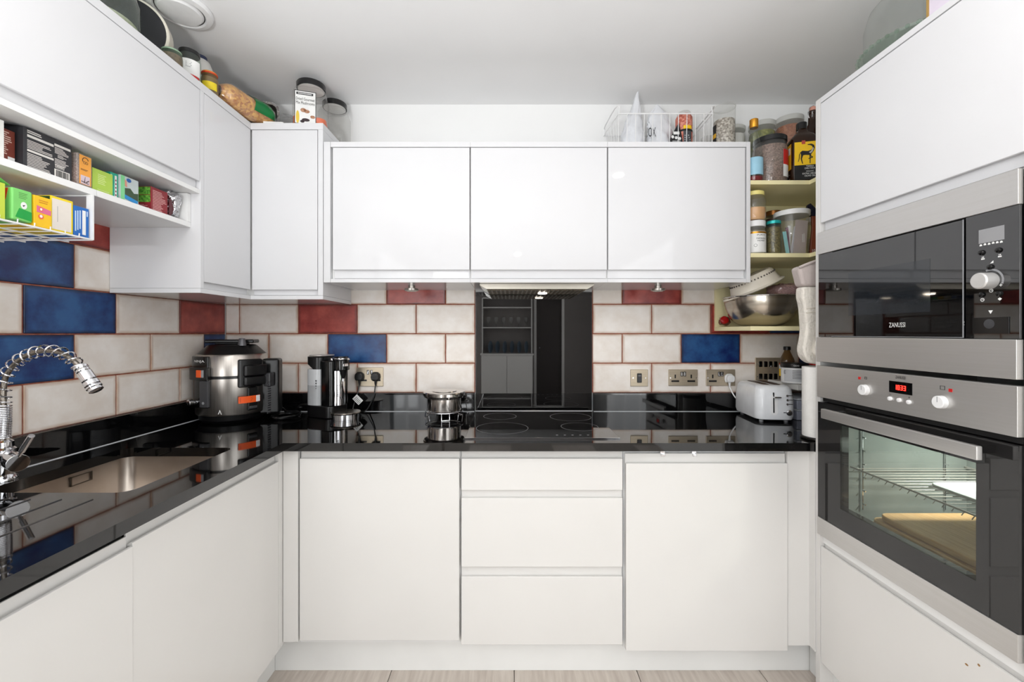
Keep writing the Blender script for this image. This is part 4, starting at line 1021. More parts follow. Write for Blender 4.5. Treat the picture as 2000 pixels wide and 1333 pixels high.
fl = MB(); fl.add([(-1.36, 1.030, zf+.099), (xs_-.001, 1.030, zf+.099), (-1.25, .985, zf+.094), (-1.36, .985, zf+.094)], [(0, 1, 2, 3)]); fl.build('open_flap', MATS['black_card'], t, smooth=False)
t, b = packet('snack_bag', 'clear packet with an orange label and drawing between black and lime boxes', 'packet', -1.30, -1.172, 1.152, 1.195, zf, zf+.089, thin('cloudy_packet', (214, 196, 180), 1.2, .42, (205, 190, 182), .15), .004)
f = fL(-1.172)
MB().box(-1.29, -1.182, 1.157, 1.190, zf+.003, zf+.06).build('contents', C('brown_crumbs', (170, 104, 64), ns=60, c2=(140, 76, 44)), t, bevel=.004)
q = MB().rect(f, 1.158, 1.190, zf+.006, zf+.085).build('label', C('amber_label', (240, 164, 66)), t, smooth=False)
MB().rect(f, 1.161, 1.186, zf+.007, zf+.030, .0006, .001).build('picture', C('lilac_print', (214, 196, 206)), q, smooth=False)
m = MB()
for i in range(14):
    a = math.radians(20+200*i/14); m.rect(f, 1.174+.008*math.cos(a)-.0009, 1.174+.008*math.cos(a)+.0009, zf+.072+.008*math.sin(a)-.0009, zf+.072+.008*math.sin(a)+.0009, .0006, .0011)
for i in range(10):
    for c_ in (1.1715, 1.1775): a = 2*PI*i/10; m.rect(f, c_+.003*math.cos(a)-.0006, c_+.003*math.cos(a)+.0006, zf+.066+.003*math.sin(a)-.0006, zf+.066+.003*math.sin(a)+.0006, .0006, .0011)
m.strips(f, 1.161, 1.186, zf+.044, zf+.049, 2, 3, .4, .0011)
m.fprism(f, [(1.170, zf+.010), (1.172, zf+.010), (1.173, zf+.027), (1.1725, zf+.027)], .001, .0014).fprism(f, [(1.162, zf+.012), (1.182, zf+.009), (1.182, zf+.011), (1.162, zf+.014)], .001, .0014).fprism(f, [(1.176, zf+.012), (1.184, zf+.018), (1.183, zf+.020), (1.175, zf+.014)], .001, .0014)
m.build('drawing', C('brown_ink', (70, 46, 34)), q, smooth=False)
t, b = packet('tea_box', 'lime green tea carton with pale lettering', 'box', -1.28, xs_, 1.2005, 1.262, zf, zf+.066, C('lime_card', (176, 208, 80)))
f = fL(xs_); m = MB(); m.strips(f, 1.216, 1.250, zf+.026, zf+.056, 6, 4, .3).strips(f, 1.214, 1.254, zf+.004, zf+.012, 2, 6, .3); m.build('print', C('pale_lime_print', (226, 240, 170)), t, smooth=False)
t, b = packet('tea_box', 'teal and white narrow tea carton behind the lime one', 'box', -1.29, xs_-.008, 1.2635, 1.288, zf, zf+.077, C('teal_card', (34, 168, 140)))
f = fL(xs_-.008); MB().rect(f, 1.2635, 1.268, zf+.02, zf+.07).rect(f, 1.2765, 1.283, zf+.001, zf+.07).build('stripe', M_white, t, smooth=False)
m = MB()
for k in range(5): m.ell(f, 1.2798, zf+.012+.011*k, .002, .003, .0006, .001, 10)
m.build('dots', C('plum_ink', (140, 30, 60)), t, smooth=False)
t, b = packet('tea_box', 'tea carton with a landscape picture and a blue band', 'box', -1.29, xs_-.002, 1.290, 1.352, zf, zf+.079, C('pale_sky_card', (196, 206, 206)))
f = fL(xs_-.002)
m = MB(); m.fprism(f, [(1.304, zf+.02), (1.350, zf+.012), (1.350, zf+.038), (1.335, zf+.034), (1.322, zf+.046), (1.304, zf+.042)], 0, .0006); m.build('hill_print', C('dark_green_print', (56, 78, 52)), t, smooth=False)
MB().rect(f, 1.290, 1.303, zf+.001, zf+.078).build('side_stripe', C('mint_print', (130, 214, 150)), t, smooth=False)
MB().fprism(f, [(1.303, zf+.010), (1.348, zf+.002), (1.348, zf+.014), (1.303, zf+.022)], .0006, .001).build('blue_band', C('blue_print', (34, 140, 206)), t, smooth=False)
MB().ell(f, 1.317, zf+.069, .008, .006, .0006, .001).build('logo', C('mid_blue_print', (34, 96, 170)), t, smooth=False)
MB().fprism(f, [(1.303, zf+.048), (1.311, zf+.046), (1.309, zf+.064), (1.303, zf+.068)], .0006, .001).build('blossom_print', C('salmon_print', (220, 150, 130)), t, smooth=False)
bx0, bx1, by0, by1 = -1.235, -1.176, 1.395, 1.462
t, b = packet('tea_box', 'burgundy tea carton with green herb pictures on its side', 'box', bx0, bx1, by0, by1, zf, zf+.079, C('burgundy_card', (142, 36, 44)))
f = fL(bx1); MB().strips(f, by0+.006, by1-.004, zf+.006, zf+.072, 13, 4, .42).build('print', C('pale_pink_print', (224, 170, 168)), t, smooth=False)
f = fB(by0)
MB().rect(f, bx0+.006, bx1-.003, zf+.027, zf+.050).rect(f, bx0+.006, bx1-.003, zf+.052, zf+.077).build('herb_picture', C('herb_print', (44, 110, 34), ns=120, c2=(120, 190, 70)), t, smooth=False)
MB().strips(f, bx0+.008, bx1-.006, zf+.004, zf+.022, 5, 8, .4).build('small_print', MATS['pale_pink_print'], t, smooth=False)
# crumpled foil packet
def crumple(cx, cy, cz, rx, ry, rz, seed, amp=.25, nu=26, nv=16, sq=.6):
    def fn(u, v):
        a = 2*PI*u; b_ = PI*(v-.5)
        e = lambda c: math.copysign(abs(c)**sq, c)
        d = Vector((e(math.cos(b_))*e(math.cos(a)), e(math.cos(b_))*e(math.sin(a)), e(math.sin(b_))))
        s_ = 1+amp*noise.noise(d*2.3+Vector((seed, seed*2, 0)))+amp*.5*noise.noise(d*5.1+Vector((0, seed, 3)))
        return (cx+d.x*rx*s_, cy+d.y*ry*s_, cz+d.z*rz*s_)
    m = MB(); m.grid(fn, nu, nv, True); return m
t = thing('foil_packet', 'crumpled silver foil packet at the end of the tea shelf', 'packet', (-1.22, 1.505, zf))
crumple(-1.214, 1.504, zf+.053, .040, .026, .046, 3.3, .22, 26, 16).build('packet_body', M_foil, t, smooth=False)
m = MB(); m.fprism(fL(-1.178), [(1.468, zf+.002), (1.476, zf+.002), (1.490, zf+.03), (1.478, zf+.062), (1.469, zf+.06)], 0, .002); m.build('maroon_side', C('maroon_film', (84, 20, 30), rough=.25), t)
tag(MB().lathe([(.028, .0), (.03, .003), (.03, .072), (.024, .084), (.006, .086)], (-1.36, 1.34, zf), 28).build('round_tin', C('dark_green_tin', (44, 62, 36), rough=.3)), 'dark round-topped tin at the back of the tea shelf', 'tin')
# ---- wire rack hung under the shelf
bz = 1.556
t = thing('wire_basket', 'white wire basket hung below the tea shelf', 'basket', (-1.3, .95, bz))
bx_0, bx_1, b_y0, b_y1 = -1.44, -1.155, .64, 1.176
m = MB()
for z_, in ((bz+.002,),):
    m.tube([(bx_0, b_y0, z_), (bx_1, b_y0, z_), (bx_1, b_y1, z_), (bx_0, b_y1, z_)], .0026, 6, True)
for k in range(1, 15): y_ = b_y0+(b_y1-b_y0)*k/15; m.tube([(bx_0, y_, bz), (bx_1, y_, bz), (bx_1+.001, y_, bz+.012)], .0014, 6)
for x_ in (-1.40, -1.34, -1.28, -1.22): m.tube([(x_, b_y0, bz-.0035), (x_, b_y1, bz-.0035)], .0022, 6)
m.build('grid_base', M_wire, t)
for k, y_ in enumerate((b_y1, b_y0)):
    MB().box(bx_1-.016, bx_1+.002, y_, y_+.004, bz+.002, sb-.001).build('hanger', M_wire, t, smooth=False)
    MB().tube([(-1.30, y_+.002, bz+.004), (-1.30, y_+.002, sb-.001)], .0025, 6).build('hanger', M_wire, t)
    m = MB(); m.tube([(bx_0, y_+.002, sb-.004), (bx_1, y_+.002, sb-.004)], .0025, 6); m.build('hanger', M_wire, t)
zb_ = bz+.0055
xb = -1.160
t, b = packet('tea_box', 'blue tea carton with a white panel at the right end of the wire basket', 'box', -1.30, xb, 1.1315, 1.172, zb_, zb_+.080, C('blue_card', (28, 104, 186)))
f = fL(xb); MB().rect(f, 1.154, 1.163, zb_+.006, zb_+.072).build('panel', M_white, t, smooth=False)
m = MB()
for k in range(3): m.rect(f, 1.1345+.006*k, 1.1345+.006*k+.0028, zb_+.012+.004*k, zb_+.066+.002*k)
m.rect(f, 1.166, 1.1685, zb_+.058, zb_+.072); m.build('print', C('sky_print', (200, 220, 240)), t, smooth=False)
t, b = packet('tea_box', 'yellow carton with a blank off-white face in the wire basket', 'box', -1.30, xb, 1.0755, 1.1295, zb_, zb_+.088, C('lemon_card', (240, 214, 30)))
f = fL(xb); q = MB().rect(f, 1.0775, 1.1245, zb_+.004, zb_+.082).build('blank_face', C('bone_card', (232, 224, 214)), t, smooth=False)
MB().rect(f, 1.090, 1.0907, zb_+.024, zb_+.064, .0006, .001).build('line', M_grey, q, smooth=False)
MB().rect(fB(1.0755), -1.245, -1.163, zb_+.05, zb_+.086).build('side_picture', C('leaf_print', (60, 120, 40), ns=60, c2=(30, 50, 20)), t, smooth=False)
t, b = packet('tea_box', 'golden yellow fruit tea carton with pink pictures in the wire basket', 'box', -1.235, xb+.003, 1.034, 1.0735, zb_, zb_+.076, C('golden_card', (246, 196, 30)))
f = fL(xb+.003)
MB().fprism(f, [(1.040, zb_+.036), (1.072, zb_+.034), (1.072, zb_+.046), (1.040, zb_+.052)], 0, .0006).build('fruit_picture', C('pink_fruit', (222, 110, 150)), t, smooth=False)
m = MB(); m.ell(f, 1.049, zb_+.044, .0045, .005, .0006, .001).ell(f, 1.049, zb_+.026, .006, .006, .0006, .001); m.build('fruit_slice', C('coral_print', (236, 110, 80)), t, smooth=False)
m = MB(); m.ell(f, 1.049, zb_+.044, .0025, .003, .001, .0014).ell(f, 1.049, zb_+.027, .003, .0035, .001, .0014); m.build('slice_centre', M_white, t, smooth=False)
MB().strips(f, 1.045, 1.068, zb_+.060, zb_+.070, 2, 5, .4).build('print', C('amber_ink', (214, 140, 30)), t, smooth=False)
t, b = packet('tea_box', 'bright green strawberry tea carton in the wire basket', 'box', -1.24, xb+.003, .9885, 1.0315, zb_+.004, zb_+.080, C('fresh_green_card', (126, 210, 110)), .004)
f = fL(xb+.003)
MB().fprism(f, [(.995, zb_+.012), (1.029, zb_+.008), (1.029, zb_+.03), (1.003, zb_+.034)], 0, .0006).build('green_field', C('deep_green_print', (24, 160, 66)), t, smooth=False)
MB().ell(f, 1.012, zb_+.042, .0065, .0085, .0006, .001).build('badge', M_white, t, smooth=False); MB().fprism(f, [(1.009, zb_+.042), (1.015, zb_+.044), (1.011, zb_+.039)], .001, .0014).build('badge_mark', M_ink, t, smooth=False)
MB().strips(f, 1.002, 1.024, zb_+.058, zb_+.074, 4, 3, .2).build('print', C('olive_ink', (86, 130, 70)), t, smooth=False)
MB().fprism(fB(.9885), [(-1.19, zb_+.045), (-1.172, zb_+.05), (-1.166, zb_+.077), (-1.20, zb_+.077)], 0, .0006).build('strawberry_picture', C('strawberry_print', (226, 60, 30)), t, smooth=False)
fl = MB(); fl.add([(-1.24, .9885, zb_+.082), (-1.16, .9885, zb_+.082), (-1.17, .960, zb_+.105), (-1.24, .955, zb_+.105)], [(0, 1, 2, 3)]); fl.build('open_flap', C('green_flap', (110, 196, 96)), t, smooth=False)
fl = MB(); fl.add([(-1.30, 1.005, zb_+.086), (-1.20, 1.005, zb_+.082), (-1.20, 1.04, zb_+.087), (-1.30, 1.04, zb_+.09)], [(0, 1, 2, 3)]); fl.build('open_flap', C('red_flap', (226, 74, 44)), t, smooth=False)
packet('tea_box', 'yellow-green carton cut off by the left edge of the photo in the wire basket', 'box', -1.30, xb+.002, .90, .976, zb_, zb_+.082, C('chartreuse_card', (196, 214, 70)))
packet('tea_box', 'orange-based carton lying at the back of the wire basket', 'box', -1.42, -1.305, .92, 1.10, zb_, zb_+.05, C('orange_card', (222, 120, 40)))

# ---- on top of the left cabinets
zt = ct+EPS
M_lidb = C('black_metal_lid', (22, 22, 24), rough=.3)
jar('storage_jar', 'large clear glass jar on the flap cabinet near the ceiling', 'jar', -1.262, 1.298, zt, .104, .215, .022, M_gglass, M_gglass, C('dried_greens', (206, 202, 186), ns=30, c2=(150, 150, 110)), .22, sh=.62, neck=.72)
t = thing('round_tin', 'black-faced round cream tin standing on edge behind the large jar', 'tin', (-1.30, 1.458, zt))
Md = Matrix.Rotation(.42, 3, 'Z')@Matrix.Rotation(PI/2, 3, 'X')
MB().lathe([(.108, -.03), (.114, -.024), (.114, .022), (.111, .025)], (-1.300, 1.458, zt+.1145), 56, M=Md).build('drum', C('cream_enamel', (226, 220, 206), rough=.3), t)
MB().lathe([(.106, .0252), (.104, .028), (.02, .0285)], (-1.300, 1.458, zt+.1145), 56, M=Md).build('face', C('matt_black_face', (34, 33, 38), rough=.7), t)
jar('storage_jar', 'low open glass jar between the black disc and the black-lidded jar', 'jar', -1.176, 1.480, zt, .032, .064, .006, C('green_glass_rim', (150, 176, 150), rough=.2), M_gglass, C('brown_grain', (130, 104, 78), ns=80, c2=(96, 72, 52)), .8)
t = jar('storage_jar', 'clear jar with black lid and white label on the flap cabinet', 'jar', -1.190, 1.580, zt, .036, .128, .014, M_lidb, M_gglass, None, sh=.84)
f, o = clabel(t, -1.19, 1.58, zt, .036, camang(-1.19, 1.58)+.05, .95, .03, .085, M_white)
MB().grid(lambda u, v: f((u*2-1)*.030, .024+.010*v-.006*u, .0016), 8, 2).build('red_stripe', M_red, o)
MB().strips(fC(-1.19, 1.58, zt+.055, .0372, camang(-1.19, 1.58)), -.012, .012, 0, .022, 4, 3, .3).build('print', M_grey, o, smooth=False)
t = thing('white_bottle', 'white rounded plastic bottle behind the black-lidded jar', 'bottle', (-1.272, 1.745, zt))
MB().lathe([(.046, .001), (.050, .01), (.050, .13), (.047, .165), (.036, .195), (.03, .2)], (-1.272, 1.745, zt), 32).build('body', C('milky_plastic', (228, 227, 222), rough=.35), t)
MB().lathe([(.026, .2005), (.026, .216), (.022, .218)], (-1.272, 1.745, zt), 24).build('cap', C('navy_cap', (40, 50, 82)), t)
t = jar('spice_jar', 'small brown jar with a red and yellow ringed lid at the cabinet edge', 'jar', -1.168, 1.655, zt, .029, .094, .010, C('amber_lid', (226, 140, 40), rough=.3), M_gglass, C('brown_paste', (140, 104, 60)), .85)
MB().lathe([(.0275, .0845), (.0278, .088)], (-1.168, 1.655, zt), 32).build('lid_ring', M_red, t)
clabel(t, -1.168, 1.655, zt, .029, camang(-1.168, 1.655), .9, .02, .05, C('yellow_label', (236, 210, 40)))
# pasta bag lying along the corner
t = thing('pasta_bag', 'clear bag of golden pasta with a green label lying on the corner cabinet', 'packet', (-1.14, 1.82, zt))
A, Bp = Vector((-1.178, 1.70, zt+.058)), Vector((-1.085, 1.955, zt+.055)); ax = (Bp-A).normalized(); sd = ax.cross(Vector((0, 0, 1))).normalized()
def bagfn(k, lo=0, hi=1, thick=.05, wide=.052):
    def fn(u, v):
        s_ = lo+(hi-lo)*v; a = 2*PI*u
        e = min(1, max(.08, min(s_, 1-s_)*6))**.5
        nz = 1+.12*noise.noise(Vector((math.cos(a)*1.6, math.sin(a)*1.6, s_*5+k)))
        p = A.lerp(Bp, s_)+sd*math.cos(a)*wide*e*nz+Vector((0, 0, 1))*math.sin(a)*thick*e*nz
        return (p.x, p.y, max(p.z, zt+.0012))
    return fn
MB().grid(bagfn(0), 24, 18, True).build('bag', M_film, t)
MB().grid(bagfn(0, .04, .93,   .047, .049), 24, 18, True).build('pasta', C('golden_pasta', (236, 178, 76), ns=95, c2=(190, 116, 30), vor=True, lo=.1, hi=.9, bump=.9, bs=60), t)
q = MB(); fn_ = bagfn(0, .50, .90, .0515, .0535)
q.grid(lambda u, v: fn_(u*.5-.07+.5*0, v), 20, 10); q.build('green_label', C('green_film', (20, 120, 62), rough=.2), t)
q = MB(); fn2 = bagfn(0, .58, .84, .0525, .0545); q.grid(lambda u, v: fn2(.16+u*.16*math.sin(PI*(.08+.84*v)), v), 8, 12); q.build('pasta_picture', C('pasta_print', (232, 180, 80), ns=60, c2=(150, 90, 30)), t)
# foil tray
t = thing('foil_tray', 'rectangular foil tray standing on edge behind the pasta bag', 'tray', (-1.22, 2.08, zt))
fG_ = fG((-1.215, 2.075, zt+.108), (1, .35, 0), (0, -.12, 1))
o_ = rrect(-.085, .085, -.105, .105, .03, 5); i_ = rrect(-.075, .075, -.095, .095, .025, 5); k_ = rrect(-.062, .062, -.082, .082, .02, 5); n = len(o_)
vs = [fG_(p, q_, .001) for p, q_ in o_]+[fG_(p, q_, 0) for p, q_ in i_]+[fG_(p, q_, -.03) for p, q_ in k_]
fs = [(j*n+i, j*n+(i+1) % n, (j+1)*n+(i+1) % n, (j+1)*n+i) for j in range(2) for i in range(n)]+[tuple(2*n+i for i in range(n))]
q = MB(); q.add(vs, fs); q.build('pan', C('dull_foil', (150, 146, 142), rough=.3, metal=1, bump=.3, bs=80), t)
q = MB(); k_ = 60
for i in range(k_):
    a = i/k_; idx = a*n; p0 = o_[int(idx) % n]; p1 = o_[(int(idx)+1) % n]; fq = idx-int(idx); u = p0[0]+(p1[0]-p0[0])*fq; v = p0[1]+(p1[1]-p0[1])*fq
    q.tube([fG_(u*.93, v*.94, .003), fG_(u*1.0, v*1.0, .003)], .0018, 5)
q.build('crimped_rim', C('bright_foil', (214, 214, 216), rough=.25, metal=1), t)
t = tag(crumple(-1.075, 2.085, zt+.072, .055, .05, .064, 9.1, .35, 24, 16).build('plastic_bag', M_film), 'clear crumpled plastic bag on the corner cabinet', 'bag')
q = MB().obox((-1.045, 1.892, zt+.009), (.085, .03, .017), Matrix.Rotation(.1, 3, 'Z')).build('folded_card', M_white, bevel=.001); tag(q, 'folded white card at the front edge of the corner cabinet', 'card')
# square mushroom jars
def sqjar(name, label, x, y, z, w, h, rot, fill=None):
    t = thing(name, label, 'jar', (x, y, z))
    Bz = pzr((x, y), rot)
    rings = [(w*.96, .0006), (w, .006), (w, h*.70), (w*.9, h*.79), (w*.8, h*.83)]
    vs = []; k = None
    for ww, zz in rings:
        r_ = rrect(-ww, ww, -ww, ww, ww*.42, 5); k = len(r_); vs += [Bz(p, q_, z+zz) for p, q_ in r_]
    fs = [(j*k+i, j*k+(i+1) % k, (j+1)*k+(i+1) % k, (j+1)*k+i) for j in range(len(rings)-1) for i in range(k)]+[tuple(range(k-1, -1, -1))]
    q = MB(); q.add(vs, fs); q.build('body', M_plas, t, angle=50)
    MB().lathe([(w*.80, h*.83), (w*.80, h*.90)], (x, y, z), 40, cap=False).build('neck', M_plas, t)
    MB().lathe([(w*.86, h*.89), (w*.87, h*.985), (w*.84, h), (w*.3, h+.0005)], (x, y, z), 44).build('lid', M_lidb, t)
    MB().lathe([(w*.78, h*.884), (w*.78, h*.889)], (x, y, z), 36).build('lid_liner', M_white, t)
    if fill: MB().prism(rrect(-w*.95, w*.95, -w*.95, w*.95, w*.4, 5), Bz, z+.003, z+h*.22).build('contents', fill, t)
    return t, Bz
jx, jy, jw, jr = -.915, 1.962, .072, .30
t, Bz = sqjar('mushroom_jar', 'square clear jar with black lid and a dried mushroom label', jx, jy, zt, jw, .228, jr, C('orange_powder', (240, 112, 50), ns=60, c2=(226, 96, 40)))
fq = lambda u, v, n=0: Bz(u, -jw-.0008-n, zt+v)
lb = MB().rect(fq, -.058, .030, .010, .158, 0, .0006).build('label', M_white, t, smooth=False)
fq2 = lambda u, v, n=0: fq(u, v, n+.0006)
m = MB(); m.rect(fq2, -.058, .030, .010, .0125).rect(fq2, -.058, .030, .1555, .158).rect(fq2, -.058, -.0555, .010, .158).rect(fq2, .0275, .030, .010, .158).rect(fq2, -.050, .018, .140, .150); m.build('border', M_ink, lb, smooth=False)
ft_ = lambda du, dv: (lambda u, v, n=0: fq(u+du, v+dv, n+.0006))
MB().rect(fq2, -.044, .012, .1435, .1465, .0006, .0010).build('banner_print', M_white, lb, smooth=False)
text('Dried Gourmet', ft_(-.014, .121), .076, .013, M_ink, lb); text('Mix Mushrooms', ft_(-.014, .104), .076, .013, M_ink, lb)
m = MB(); m.ell(fq2, -.022, .072, .012, .009).ell(fq2, -.008, .068, .012, .008).ell(fq2, .016, .046, .010, .007); m.build('mushroom_picture', C('brown_print', (150, 92, 60), ns=150, c2=(200, 160, 130)), lb, smooth=False)
m = MB(); m.ell(fq2, -.012, .030, .016, .007).ell(fq2, -.026, .022, .009, .006); m.build('dark_mushroom_picture', C('dark_plum_print', (54, 40, 44)), lb, smooth=False)
MB().ell(fq2, -.045, .040, .007, .028).build('yellow_picture', C('mustard_print', (228, 196, 70)), lb, smooth=False)
sqjar('mushroom_jar', 'square clear jar with black lid, nearer the wall, no label in view', -.868, 2.112, zt, .066, .222, .1)

# ---- on top of the back wall cabinets
zu = ut+EPS
t = thing('wire_basket', 'white wire basket standing on the right wall cabinet', 'basket', (.72, 2.05, zu))
a0, a1, y0_, y1_, zr = .50, .93, 1.945, 2.165, 2.305
m = MB(); m.tube([(a0, y0_, zr), (a1, y0_, zr), (a1+.01, y1_, zr), (a0-.02, y1_, zr)], .003, 6, True)
m.tube([(a0, y0_+.006, zu+.003), (a1, y0_+.006, zu+.003), (a1, y1_-.004, zu+.003), (a0, y1_-.004, zu+.003)], .0026, 6, True); m.build('frame', M_wire, t)
m = MB()
for k in range(12): x = a0+(a1-a0)*k/11; m.tube([(x, y0_, zr), (x, y0_+.006, zu+.003), (x, y1_-.004, zu+.003), (x, y1_, zr)], .0016, 6)
for k in range(1, 6): y = y0_+(y1_-y0_)*k/6; m.tube([(a0-.02*k/6, y, zr), (a0, y, zu+.003), (a1, y, zu+.003), (a1+.01*k/6, y, zr)], .0016, 6)
m.build('wires', M_wire, t)
for x, s_ in ((a0, -1), (a1, 1)):
    MB().tube(spline([(x, y0_, zr), (x-.004*s_, y0_, zr+.03), (x+.012*s_, y0_+.02, zr+.034), (x+.02*s_, y1_-.03, zr+.034), (x+.014*s_, y1_, zr+.03), (x+.014*s_, y1_, zr)], 4), .0026, 6).build('handle', M_wire, t)
def pouch(name, label, x, y, z, w, dep, h, apex, material, seed, cat='bag', topw=.12):
    def fn(u, v):
        a = 2*PI*u; s_ = v
        k0 = .25 if topw < .11 else .55
        wv = w*(1-(max(0, s_-k0)/(1-k0))**(1.2 if k0 < .5 else 2.2)*(1-.06))
        dv = dep*(1-(max(0, s_-.2)/.8)**.8*.97)
        q3 = Vector((math.cos(a)*1.5+seed, math.sin(a)*1.5, s_*5))
        nz = 1+.22*noise.noise(q3)+.20*(abs(noise.noise(q3*2.3))-.2)+.08*noise.noise(q3*5)
        cxs = x+apex*max(0, s_-.3)**1.4+.006*noise.noise(Vector((s_*6, seed, 0)))
        return (cxs+math.cos(a)*wv*nz, y+math.sin(a)*dv*nz, z+.0012+h*s_+.006*noise.noise(Vector((a, s_, seed))) * (s_ > .05))
    m = MB(); m.grid(fn, 40, 30, True); m.f.append(tuple(range(39, -1, -1))); return m
M_wbag = C('white_glossy_film', (232, 234, 238), rough=.22, bump=.5, bs=16)
t = thing('white_pouch', 'tall white film bag with pointed top in the wire basket', 'bag', (.60, 2.055, zu+.006))
pouch('', '', .595, 2.055, zu+.006, .056, .05, .325, .045, M_wbag, 2.1, topw=.1).build('bag_body', M_wbag, t, angle=70)
t = thing('white_pouch', 'shorter white film bag with black lettering in the wire basket', 'bag', (.73, 2.055, zu+.006))
pouch('', '', .728, 2.055, zu+.006, .056, .05, .262, -.02, M_wbag, 5.7, topw=.2).build('bag_body', M_wbag, t, angle=40)
fz = fG((.672, 2.003, zu+.112), (1, -.1, 0), (0, 0, 1)); text('OX', fz, .034, .045, M_ink, t, off=.001)
t = thing('black_pouch', 'black pouch with three white circles leaning in the wire basket', 'bag', (.755, 1.985, zu+.006))
fk = fG((.782, 1.975, zu+.006), (1, 0, 0), (0, .1, 1))
m = MB(); m.fprism(fk, [(-.03, 0), (.022, 0), (.026, .06), (.010, .145), (-.004, .12), (-.038, .055)], -.012, .004); m.build('bag_body', C('black_film', (30, 30, 33), rough=.3), t, bevel=.003)
m = MB()
for k in range(3): m.ell(fk, -.022+.016*k, .072-.004*k, .0065, .0075, .0042, .0048)
m.rect(fk, -.018, .010, .084, .098, .0042, .0048); m.strips(fk, -.024, .016, .012, .056, 8, 3, .4, .0048); m.build('print', M_white, t, smooth=False)
# salt grinder
sxg, syg = .825, 2.01
t = thing('salt_grinder', 'pink rock salt grinder with black bands and yellow label in the basket', 'grinder', (sxg, syg, zu+.006))
zg = zu+.006
M_salt = C('pink_salt', (226, 152, 132), ns=120, c2=(186, 92, 76), vor=True, lo=.1, hi=.9, bump=.5, bs=90)
MB().lathe([(.036, .0005), (.038, .004), (.038, .10), (.034, .106), (.034, .112), (.038, .12), (.038, .172), (.030, .186), (.028, .187)], (sxg, syg, zg), 32).build('jar', M_salt, t)
MB().lathe([(.029, .1872), (.030, .196), (.028, .200), (.01, .201)], (sxg, syg, zg), 28).build('cap', M_plas, t)
for z0_ in (.026, .098): MB().lathe([(.0385, z0_), (.0392, z0_+.005), (.0385, z0_+.010)], (sxg, syg, zg), 32, cap=False).build('band', M_black, t)
f, o = clabel(t, sxg, syg, zg, .0385, camang(sxg, syg)+.45, .5, .035, .098, C('grey_label', (70, 72, 76)))
f, o2 = clabel(t, sxg, syg, zg, .039, camang(sxg, syg)+.45, .5, .108, .124, M_yellow, 'yellow_label')
MB().strips(fC(sxg, syg, zg+.045, .0395, camang(sxg, syg)+.45), -.014, .014, 0, .04, 4, 6, .35).build('print', M_white, o, smooth=False)
# canisters behind
M_clid = C('clear_lid_plastic', (226, 226, 222), rough=.2)
M_oat = C('brown_sugar', (190, 128, 76), ns=120, c2=(160, 100, 56))
jar('canister', 'small clear canister with brown sugar between basket and seed canister', 'jar', .987, 2.105, zu, .036, .135, .008, None, M_plas, M_oat, .55, sh=.99, neck=.99)
M_seed = C('sunflower_seeds', (214, 208, 198), ns=130, c2=(140, 130, 118), vor=True, lo=.2, hi=.9, bump=.2, bs=90)
t = jar('canister', 'tall clear canister of sunflower seeds with black and yellow label strip', 'jar', 1.008, 1.995, zu, .048, .222, .004, None, M_plas, M_seed, .72, sh=.99, neck=.99)
MB().lathe([(.047, .2185), (.050, .220), (.050, .225), (.047, .2265)], (1.008, 1.995, zu), 40, cap=False).build('rim', M_plas, t)
f, o = clabel(t, 1.008, 1.995, zu, .0483, camang(1.008, 1.995)-1.05, .30, .02, .135, C('black_label', (30, 29, 31)))
clabel(t, 1.008, 1.995, zu, .0488, camang(1.008, 1.995)-1.05, .30, .075, .095, C('amber_stripe', (232, 176, 40)), 'label_stripe')
zs = 1.967+EPS
M_wlid = translucent('white_canister_lid', (240, 240, 236), .5)
jar('canister', 'clear canister of white powder with white lid behind the gold-capped bottle', 'jar', 1.115, 2.115, zs, .052, .350, .018, M_wlid, M_plas, C('white_powder', (236, 235, 230)), .93, sh=.98, neck=.97)
jar('canister', 'clear canister of green pumpkin seeds with white lid on the top cream shelf', 'jar', 1.245, 2.095, zs, .058, .362, .024, M_wlid, M_plas, C('pumpkin_seeds', (150, 150, 78), ns=90, c2=(96, 104, 48), vor=True, lo=.1, hi=.9, bump=.4, bs=70), .93, sh=.98, neck=.97)
jar('canister', 'clear canister of reddish-brown grain with white lid on the top cream shelf', 'jar', 1.375, 2.09, zs, .060, .385, .024, M_wlid, M_plas, C('red_quinoa', (178, 118, 84), ns=140, c2=(146, 88, 60), vor=True, lo=.1, hi=.9), .94, sh=.98, neck=.97)
# gold-capped bottle
bxx, byy = 1.089, 1.893
t = thing('glass_bottle', 'clear bottle with gold cap and pale blue label on the top cream shelf', 'bottle', (bxx, byy, zs))
MB().lathe([(.032, .0006), (.035, .006), (.035, .135), (.030, .165), (.0165, .215), (.0145, .225), (.0145, .245)], (bxx, byy, zs), 32).build('body', M_glass, t, angle=60)
MB().lathe([(.031, .003), (.034, .008), (.034, .022), (.033, .023)], (bxx, byy, zs), 32).build('contents', C('red_vinegar', (120, 16, 26), rough=.15), t)
clabel(t, bxx, byy, zs, .0353, camang(bxx, byy)+.5, 1.2, .028, .105, C('pale_blue_label', (160, 208, 230)))
MB().lathe([(.0165, .2452), (.0165, .250), (.0175, .252), (.0175, .282), (.015, .284)], (bxx, byy, zs), 28).build('cap', M_gold, t)
# large chia jar
px_, py_ = 1.188, 1.940
t = jar('storage_jar', 'large jar of grey-brown seeds with black lid and red label', 'jar', px_, py_, zs, .070, .215, .022, M_lidb, M_plas, C('chia_grain', (150, 126, 114), ns=190, c2=(104, 84, 74), vor=True, lo=.1, hi=.9), .9, sh=.93, neck=.92)
f, o = clabel(t, px_, py_, zs, .0705, camang(px_, py_)+1.12, .32, .025, .145, M_white)
clabel(t, px_, py_, zs, .0712, camang(px_, py_)+1.12, .32, .078, .145, M_red, 'label_red')
